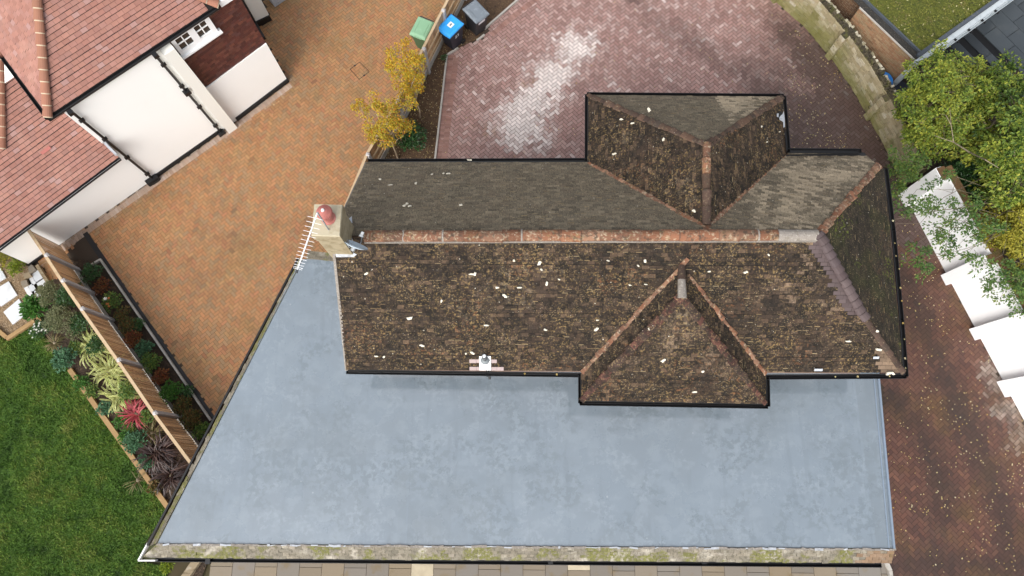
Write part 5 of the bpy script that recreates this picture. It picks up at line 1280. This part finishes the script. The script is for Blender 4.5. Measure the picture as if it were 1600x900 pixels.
# ------------------------------------------------------------------ plants
def leaf(mb, p, d, l, w, m=0, r=None, droop=.25):
    d = d.normalized(); x = d.cross(Z)
    if x.length < .05: x = Vector((1, 0, 0))
    x = (x.normalized() + Vector((random.gauss(0, .3), random.gauss(0, .3), random.gauss(0, .3)))).normalized()
    mid_ = p + d * l * .5; tip = p + d * l - Z * l * droop
    mb.face([p, mid_ + x * w / 2, tip, mid_ - x * w / 2], m, r)
def rdir(zmin=-.3):
    while True:
        v = Vector((random.gauss(0, 1), random.gauss(0, 1), random.gauss(0, 1)))
        if v.length > .01 and v.normalized().z > zmin: return v.normalized()
def shrub(name, label, px, py, r, h, n, ll, lw, m, z0=.03, cat='shrub', clumps=9, flowers=None, group=None, stem=True, squash=.8, centre_z=None, bark='bark_grey'):
    c = at(px, py, h * .6); t = thing(name, label, cat, (c.x, c.y, z0), group)
    base = Vector((c.x, c.y, z0)); cl = []
    for k in range(clumps):
        an = k * 2.399 + random.random() * .5; rr = r * math.sqrt((k + .5) / clumps) * .78
        cl.append((base + Vector((math.cos(an) * rr, math.sin(an) * rr, h * (.45 + .5 * (1 - (rr / r) ** 2) * random.uniform(.7, 1)))), r * random.uniform(.28, .5)))
    mb = MB()
    for k in range(n):
        cp, cr = random.choice(cl); v = rdir(-.35); p = cp + Vector((v.x * cr, v.y * cr, v.z * cr * squash)) * random.uniform(.35, 1.0)
        if p.z < z0 + .02: p.z = z0 + .02 + random.random() * .05
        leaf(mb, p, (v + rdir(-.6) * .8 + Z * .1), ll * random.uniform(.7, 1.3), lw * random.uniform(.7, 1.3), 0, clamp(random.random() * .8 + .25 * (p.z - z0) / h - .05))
    mb.build('foliage', M[m], t)
    if stem:
        mb = MB()
        for cp, cr in cl: mb.tube([base, base.lerp(cp, .5) + Vector((random.gauss(0, .03), random.gauss(0, .03), .02)), cp], [.016, .011, .005], 5)
        mb.build('stem', M[bark], t)
    if flowers:
        for fm, fn, fs in flowers:
            for k in range(fn):
                cp, cr = random.choice(cl); v = rdir(.2); p = cp + v * cr * 1.0; mb = MB()
                for j in range(6): an = j * 1.047; leaf(mb, p, Vector((math.cos(an), math.sin(an), .35)), fs, fs * .7, 0, None, .1)
                mb.build('flower', M[fm], t)
    return t
def strap_plant(label, px, py, n, L, w, mats, spread=1.0, z0=.03, cat='plant', name='strap_leaf_plant', droop=.9, group=None, zc=.35, tuft=.0):
    c = at(px, py, zc); t = thing(name, label, cat, (c.x, c.y, z0), group); base = Vector((c.x, c.y, z0)); mb = MB()
    for k in range(n):
        an = random.uniform(0, 6.283); el = random.uniform(.35, 1.35); l = L * random.uniform(.65, 1.1); d = Vector((math.cos(an), math.sin(an), 0)); sd = Vector((-d.y, d.x, 0))
        pts = []; S = 7; r_ = random.random(); p = base + d * random.uniform(.0, .08) + sd * random.gauss(0, .03) + Vector((random.uniform(-1, 1) * tuft, random.uniform(-1, 1) * tuft, 0)); e = el
        for s in range(S + 1):
            pts.append(p.copy()); p = p + (d * math.cos(e) * spread + Z * math.sin(e)) * (l / S); e -= droop * .32 * random.uniform(.8, 1.2)
            p.z = max(p.z, z0 + .03)
        for s in range(S):
            w0 = w * (1 - (s / S) ** 2) ** .5 * .5 + .002; w1 = w * max(0.0, 1 - ((s + 1) / S) ** 2) ** .5 * .5 + .001
            if len(mats) == 2:
                for a0, a1, m_ in ((-1, -.35, 0), (-.35, .3, 1), (.3, 1, 0)):
                    mb.face([pts[s] + sd * w0 * a0, pts[s] + sd * w0 * a1, pts[s + 1] + sd * w1 * a1, pts[s + 1] + sd * w1 * a0], m_, r_)
            else: mb.face([pts[s] - sd * w0, pts[s] + sd * w0, pts[s + 1] + sd * w1, pts[s + 1] - sd * w1], 0, r_)
    mb.build('leaves', [M[m] for m in mats], t)
    mb = MB(); mb.lathe(base - Z * .02, [(.07, 0), (.06, .08), (.02, .12)], 8); mb.build('crown_base', M['bark_grey'], t)
    return t
def plants():
    # lawn side of the garden fence
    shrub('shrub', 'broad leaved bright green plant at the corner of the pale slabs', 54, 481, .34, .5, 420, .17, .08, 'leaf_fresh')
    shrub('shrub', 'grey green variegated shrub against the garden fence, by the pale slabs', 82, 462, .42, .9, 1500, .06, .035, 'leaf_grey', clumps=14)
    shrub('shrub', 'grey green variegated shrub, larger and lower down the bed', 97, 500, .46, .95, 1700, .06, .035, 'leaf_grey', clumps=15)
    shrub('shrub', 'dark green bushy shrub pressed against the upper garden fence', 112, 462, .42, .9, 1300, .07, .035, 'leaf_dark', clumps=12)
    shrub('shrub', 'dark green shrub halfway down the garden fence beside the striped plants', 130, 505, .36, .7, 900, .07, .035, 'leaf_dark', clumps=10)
    shrub('daisy_plant', 'low plant with white daisy flowers on the lawn edge', 66, 515, .30, .45, 700, .07, .03, 'leaf_dark', flowers=[('petal_white', 26, .035)], cat='plant')
    strap_plant('thin green grass tuft beside the white daisies', 85, 535, 60, .4, .014, ['strap_tan'], zc=.1, name='grass_plant')
    shrub('shrub', 'blue green leafy perennial spilling over the lawn edge', 101, 561, .34, .4, 620, .10, .055, 'leaf_sea')
    shrub('shrub', 'fresh green plant between the striped plants and the timber edging', 128, 598, .22, .3, 300, .09, .04, 'leaf_fresh')
    for px, py, n, lab in ((136, 536, 85, 'uppermost yellow and green striped strap leaf plant by the garden fence'), (162, 578, 100, 'middle and widest yellow and green striped strap leaf plant'), (184, 616, 90, 'lowest yellow and green striped strap leaf plant, above the red one')):
        strap_plant(lab, px, py, n, .84, .046, ['strap_cream', 'strap_green'], group='striped strap leaf plants', droop=1.2, tuft=.2)
    shrub('shrub', 'low green ground plant under the red strap leaf plant', 192, 656, .26, .18, 380, .08, .04, 'leaf_fresh')
    strap_plant('red and pink strap leaf plant in the flower bed', 208, 646, 80, .62, .03, ['strap_red'], tuft=.1, z0=.14)
    shrub('shrub', 'blue green leafy plant between the red and the dark purple strap plants', 212, 690, .32, .35, 500, .10, .05, 'leaf_sea')
    strap_plant('tan and green fine grass below the red plant', 230, 676, 70, .55, .016, ['strap_tan'], name='grass_plant')
    strap_plant('dark purple strap leaf plant, upper one by the end of the fence', 241, 705, 150, .85, .03, ['strap_dark'], tuft=.14, group='dark purple strap leaf plants')
    strap_plant('dark purple strap leaf plant, lower one by the flat roof edge', 260, 742, 120, .72, .03, ['strap_dark'], tuft=.12, group='dark purple strap leaf plants')
    strap_plant('thin olive grass tuft hanging over the timber edging', 215, 750, 26, .5, .012, ['strap_tan'], zc=.1, name='grass_plant')
    shrub('shrub', 'dark green filler between the two upper striped plants and the fence', 152, 540, .3, .4, 520, .08, .04, 'leaf_dark')
    shrub('shrub', 'low green filler between the lowest striped plant and the fence', 200, 610, .28, .35, 480, .08, .04, 'leaf_mid')
    shrub('shrub', 'small fresh green plant hanging over the timber edging beside the red plant', 196, 682, .2, .25, 260, .07, .035, 'leaf_fresh')
    shrub('shrub', 'dark green shrub between the red plant and the fence', 230, 652, .22, .3, 320, .08, .04, 'leaf_mid')
    for px, py, r, h, m, lab in ((120, 520, .26, .3, 'leaf_grey', 'pale grey green plant left of the uppermost striped plant'), (118, 545, .22, .25, 'leaf_mid', 'small mid green plant just above the blue green perennial'), (145, 612, .22, .25, 'leaf_mid', 'mid green plant left of the middle striped plant by the timber edging'),
            (165, 640, .24, .22, 'leaf_sea', 'low blue green plant left of the lowest striped plant'), (205, 672, .2, .25, 'leaf_mid', 'mid green plant just under the red strap leaf plant'), (228, 722, .24, .25, 'leaf_sea', 'blue green plant left of the upper dark purple plant'), (243, 762, .2, .22, 'leaf_mix', 'bronze green plant beside the end of the timber edging'), (100, 480, .26, .6, 'leaf_mid', 'mid green shrub between the two grey green shrubs')):
        shrub('shrub', lab, px, py, r, h, int(2600 * r * r + 180), .075, .04, m, clumps=7)
    # planting bed on the drive side
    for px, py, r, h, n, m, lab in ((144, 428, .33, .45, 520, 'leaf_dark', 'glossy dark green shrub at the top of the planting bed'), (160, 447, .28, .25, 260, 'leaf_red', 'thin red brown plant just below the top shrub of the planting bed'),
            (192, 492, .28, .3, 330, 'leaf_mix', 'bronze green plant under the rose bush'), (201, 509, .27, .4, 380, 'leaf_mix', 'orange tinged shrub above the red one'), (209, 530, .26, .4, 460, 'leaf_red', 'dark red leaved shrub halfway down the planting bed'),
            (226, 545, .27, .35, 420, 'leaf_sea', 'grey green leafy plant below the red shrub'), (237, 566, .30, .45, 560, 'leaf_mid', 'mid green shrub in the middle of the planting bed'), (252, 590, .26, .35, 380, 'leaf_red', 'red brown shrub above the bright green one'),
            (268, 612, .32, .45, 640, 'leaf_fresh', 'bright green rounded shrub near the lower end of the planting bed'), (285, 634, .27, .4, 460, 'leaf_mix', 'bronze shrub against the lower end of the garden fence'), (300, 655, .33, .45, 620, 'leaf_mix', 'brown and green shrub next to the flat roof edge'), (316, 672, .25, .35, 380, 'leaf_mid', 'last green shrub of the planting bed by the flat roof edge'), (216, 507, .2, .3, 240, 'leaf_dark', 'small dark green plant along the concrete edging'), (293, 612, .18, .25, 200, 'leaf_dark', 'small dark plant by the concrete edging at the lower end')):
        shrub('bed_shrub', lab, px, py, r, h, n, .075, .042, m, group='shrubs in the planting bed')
    shrub('rose_bush', 'small rose bush with one white and some orange blooms in the planting bed', 177, 472, .30, .45, 420, .07, .04, 'leaf_mid', flowers=[('petal_white', 1, .07), ('petal_orange', 4, .05)])
    shrub('shrub', 'lime yellow plant under the corner of the white wall', 27, 419, .26, .35, 420, .07, .045, 'leaf_lime')
    shrub('shrub', 'olive and lime plant against the white wall at the left photo edge', 6, 404, .32, .3, 420, .08, .04, 'leaf_yellow')
    shrub('shrub', 'small lime green plant under the left gutter corner by the sleeper', 262, 884, .2, .3, 240, .08, .035, 'leaf_lime')
    shrub('shrub', 'dark green leafy shrub at the foot of the yellow trees', 643, 218, .52, .7, 900, .11, .055, 'leaf_dark', clumps=12)
    shrub('shrub', 'small low green plant on the bark below the blue lidded bin', 693, 92, .14, .15, 70, .07, .035, 'leaf_dark', clumps=4)
plants()

def branch_tree(name, label, base, tips, crown_r, n_leaf, ll, lw, m, bark='bark_grey', trunk_r=.06, fork=.45, cat='tree', sub=3, group=None, squash=.75, clump_r=.35, clumps=None, rmix=None):
    """trunk forking to the given tips; leaf clumps hang on twigs round each tip"""
    t = thing(name, label, cat, base, group); mb = MB(); cl = []
    top = sum(tips, Vector()) / len(tips); f = base.lerp(top, fork) ; f.x = base.x * .7 + f.x * .3; f.y = base.y * .7 + f.y * .3
    mb.tube([base, base.lerp(f, .5) + Vector((random.gauss(0, .04), random.gauss(0, .04), 0)), f], [trunk_r, trunk_r * .85, trunk_r * .7], 8)
    for tp in tips:
        a_ = f.lerp(base, random.uniform(0, .25)); L_ = (tp - a_).length; m1 = a_.lerp(tp, .55) + Vector((random.gauss(0, .08 * L_), random.gauss(0, .08 * L_), .1 * L_)); m0 = a_.lerp(m1, .5) + Vector((random.gauss(0, .05 * L_), random.gauss(0, .05 * L_), .03 * L_)); m2 = m1.lerp(tp, .5) + Vector((random.gauss(0, .05 * L_), random.gauss(0, .05 * L_), .02 * L_))
        mb.tube([a_, m0, m1, m2, tp], [trunk_r * .5, trunk_r * .4, trunk_r * .28, trunk_r * .18, trunk_r * .09], 6)
        cl.append((tp, clump_r * random.uniform(.8, 1.2)))
        for k in range(sub):
            st = m1.lerp(tp, random.uniform(.1, .95)); e = st + rdir(-.2) * clump_r * random.uniform(.9, 1.7)
            mb.tube([st, st.lerp(e, .5) + Vector((0, 0, .04)), e], [trunk_r * .2, trunk_r * .14, trunk_r * .06], 5); cl.append((e, clump_r * random.uniform(.5, .9)))
    mb.build('trunk', M[bark], t)
    mb = MB()
    for k in range(n_leaf):
        cp, cr = random.choice(cl); v = rdir(-.7); p = cp + Vector((v.x, v.y, v.z * squash)) * cr * random.uniform(.2, 1.0)
        if p.z < .1: p.z = .1
        tone = .5 + .35 * ns(cp.x, cp.y, cp.z, 1.7) if rmix is None else rmix(cp)
        leaf(mb, p, v + rdir(-.8) * .9 - Z * .1, ll * random.uniform(.65, 1.25), lw * random.uniform(.65, 1.25), 0, clamp(tone + random.gauss(0, .2)))
    mb.build('crown', M[m], t)
    return t
# two young yellow trees in the bark bed
b1_ = at(622, 249, .02)
branch_tree('birch_tree', 'young yellow leaved tree leaning over the fence, nearer the roof', b1_, [at(x, y, z) for x, y, z in ((585, 150, 2.5), (610, 160, 2.7), (575, 190, 2.2), (598, 190, 2.6), (620, 195, 2.3), (565, 172, 2.0), (630, 165, 2.3), (600, 222, 1.9), (588, 208, 1.8), (640, 200, 1.7))], .9, 4200, .062, .046, 'leaf_autumn', 'bark_pale', .035, sub=4, clump_r=.22, group='young yellow trees')
b2_ = at(656, 184, .02)
branch_tree('birch_tree', 'young bright yellow tree behind the other, beside the green bin', b2_, [at(x, y, z) for x, y, z in ((625, 75, 2.8), (645, 85, 2.8), (612, 95, 2.4), (632, 100, 2.8), (655, 100, 2.5), (640, 122, 2.2), (618, 118, 2.2), (652, 120, 2.2), (640, 140, 1.6))], .9, 4000, .062, .046, 'leaf_autumn', 'bark_pale', .035, sub=4, clump_r=.22, group='young yellow trees', rmix=lambda p: .3 + .3 * ns(p.x, p.y, p.z, 2))
# the big shrubs and trees beyond the stone wall
def scatter_tips(px_poly, n, z0, z1):
    xs = [p[0] for p in px_poly]; ys = [p[1] for p in px_poly]; out = []
    cx, cy = sum(xs) / len(xs), sum(ys) / len(ys)
    while len(out) < n:
        x, y = random.uniform(min(xs), max(xs)), random.uniform(min(ys), max(ys))
        if inside((x, y), px_poly):
            e = min(1, math.hypot((x - cx) / (max(xs) - min(xs)), (y - cy) / (max(ys) - min(ys))) * 2)
            out.append(at(x, y, z1 - (z1 - z0) * e * random.uniform(.5, 1.2)))
    return out
branch_tree('laurel_tree', 'large yellow green bushy tree beside the brick building', at(1500, 190, 0), scatter_tips([(1403, 150), (1420, 112), (1462, 82), (1480, 72), (1500, 84), (1530, 96), (1550, 150), (1530, 245), (1470, 258), (1420, 232)], 80, 1.9, 3.7), 2, 27000, .085, .056, 'leaf_big', trunk_r=.08, sub=3, clump_r=.24, rmix=lambda p: .60 + .5 * ns(p.x, p.y, p.z, 1.6))
branch_tree('ash_tree', 'large mid green tree at the right photo edge, above the yellow bush', at(1570, 230, 0), scatter_tips([(1535, 108), (1580, 90), (1660, 85), (1690, 200), (1670, 340), (1560, 322), (1500, 268), (1520, 170)], 92, 2.0, 4.2), 2, 30000, .115, .068, 'leaf_big', trunk_r=.10, sub=3, clump_r=.25, rmix=lambda p: .42 + .55 * ns(p.x, p.y, p.z, 1.6))
branch_tree('laurel_tree', 'bright yellow leaved bush behind the white wall at the right photo edge', at(1575, 390, 0), scatter_tips([(1528, 335), (1580, 308), (1660, 305), (1670, 420), (1600, 440), (1560, 405)], 30, 1.8, 2.9), 1.5, 12000, .09, .055, 'leaf_yellow', trunk_r=.07, sub=3, clump_r=.3)
branch_tree('laurel_tree', 'dark green low bush behind the lower white wall', at(1620, 480, 0), scatter_tips([(1585, 420), (1660, 420), (1700, 560), (1630, 540), (1600, 470)], 16, 1.6, 2.3), 1.5, 5200, .085, .05, 'leaf_mid', trunk_r=.07, sub=3, clump_r=.3)
branch_tree('laurel_tree', 'shaded dark green bush in the gap behind the top of the white wall', at(1500, 290, 0), scatter_tips([(1470, 250), (1530, 262), (1570, 290), (1540, 325), (1500, 320), (1480, 290)], 26, .8, 1.7), 1.2, 6500, .09, .055, 'leaf_dark', trunk_r=.06, sub=2, clump_r=.3)
branch_tree('climbing_shrub', 'leafy climbing shrub covering the end of the stone wall beside the white wall', at(1416, 285, 0), [at(x, y, z) for x, y, z in ((1405, 255, 1.9), (1420, 245, 2.1), (1400, 275, 1.3), (1412, 268, 1.9), (1430, 255, 2.2), (1395, 262, 1.0), (1425, 275, 2.0), (1440, 240, 2.3), (1398, 290, .8), (1390, 300, .5), (1395, 240, 2.0))], 1, 1700, .08, .05, 'leaf_mid', trunk_r=.03, sub=3, clump_r=.2, rmix=lambda p: .6, cat='shrub')
branch_tree('overhanging_tree', 'sparse leafy branches reaching over the white wall and the drive', at(1575, 335, 0), [at(x, y, z) for x, y, z in ((1425, 385, 3.0), (1435, 410, 3.0), (1418, 405, 2.8), (1445, 395, 3.0), (1440, 430, 2.7), (1410, 325, 3.0), (1450, 290, 3.0), (1440, 325, 3.1), (1465, 330, 3.0), (1480, 345, 3.0), (1455, 355, 3.0), (1500, 355, 3.1), (1490, 390, 2.9), (1510, 400, 2.9), (1470, 380, 2.9), (1525, 420, 2.8), (1515, 370, 3.0), (1388, 345, 2.9), (1395, 320, 2.9), (1378, 350, 2.7))], 2, 3300, .09, .05, 'leaf_mid', trunk_r=.03, sub=3, clump_r=.2, fork=.45)
branch_tree('overhanging_tree', 'drooping green twigs over the lower white wall at the right photo edge', at(1620, 440, 0), [at(x, y, z) for x, y, z in ((1560, 440, 2.7), (1575, 455, 2.7), (1585, 475, 2.6), (1550, 425, 2.7), (1540, 440, 2.6), (1570, 430, 2.8), (1590, 490, 2.5), (1595, 450, 2.7), (1548, 458, 2.5), (1562, 470, 2.4))], 2, 1600, .088, .05, 'leaf_mid', trunk_r=.035, sub=3, clump_r=.17, fork=.45)

# bare pale branches showing through the big tree
t = thing('bare_branch', 'pale bare branches standing out of the green tree crown', 'branch', at(1530, 230, 0))
mb = MB(); mb.tube([at(1530, 240, .2), at(1515, 238, 3.2), at(1490, 222, 4.1), at(1460, 212, 4.2)], [.035, .022, .014, .007], 6); mb.tube([at(1490, 222, 4.1), at(1486, 195, 4.4), at(1484, 168, 4.5)], [.014, .009, .005], 6); mb.tube([at(1515, 238, 3.2), at(1540, 250, 4.0), at(1560, 262, 4.0)], [.02, .015, .008], 6); mb.tube([at(1486, 195, 4.4), at(1478, 180, 4.5), at(1470, 178, 4.4)], [.012, .008, .005], 5)
mb.build('branch', M['bark_grey'], t)

# ------------------------------------------------------------------ fallen leaves
mb = MB()
def litter(poly_px, n, z=.006, big=1.0, dens=None):
    P_ = [(p.x, p.y) for p in ats(poly_px)]; xs = [p[0] for p in P_]; ys = [p[1] for p in P_]; k = 0
    while k < n:
        x, y = random.uniform(min(xs), max(xs)), random.uniform(min(ys), max(ys))
        if not inside((x, y), P_): continue
        if dens and random.random() > dens(x, y): continue
        k += 1; an = random.uniform(0, 6.28); s = random.uniform(.014, .032) * big; c, q = math.cos(an) * s, math.sin(an) * s
        mb.face([(x + c, y + q, z + .004 * random.random()), (x - q * .65, y + c * .65, z + .016 * random.random()), (x - c, y - q, z + .004), (x + q * .65, y - c * .65, z + .014 * random.random())])
cl_ = lambda x, y: clamp(.35 + .9 * fbm(x, y, .9, 5))
litter([(1200, 10), (1300, 95), (1360, 190), (1410, 290), (1380, 300), (1340, 232), (1235, 232), (1225, 150)], 300, dens=cl_)
litter([(1385, 270), (1425, 330), (1480, 432), (1600, 660), (1600, 900), (1400, 890), (1378, 600), (1418, 590)], 520, dens=cl_)
litter([(930, 0), (1190, 0), (1280, 100), (1225, 145), (920, 142)], 70)
litter([(690, 250), (705, 90), (900, 20), (915, 245)], 40)
litter([(600, 250), (640, 165), (720, 20), (745, 62), (700, 86), (680, 250)], 420, .05, .8)
litter([(160, 400), (440, 140), (640, 60), (520, 330), (340, 630)], 36, .006, .7)
tag(mb.build('fallen_leaves', M['litter']), 'small pale yellow fallen leaves scattered over the paving and bark', 'fallen leaves', kind='stuff')
mb = MB()
for px, py in ((1409, 470), (1411, 505), (1413, 530), (1414, 560), (1407, 450), (1400, 400), (1398, 380), (1415, 575), (1390, 588), (1340, 588.5), (1305, 588.7), (870, 585), (820, 584), (1395, 345), (1405, 420)):
    p = at(px, py, ZE - .03); s = random.uniform(.02, .035); an = random.uniform(0, 6); c, q = math.cos(an) * s, math.sin(an) * s
    mb.face([(p.x + c, p.y + q, p.z), (p.x - q, p.y + c, p.z + .01), (p.x - c, p.y - q, p.z), (p.x + q, p.y - c, p.z + .01)])
mb.build('gutter_leaves', M['litter'], house)
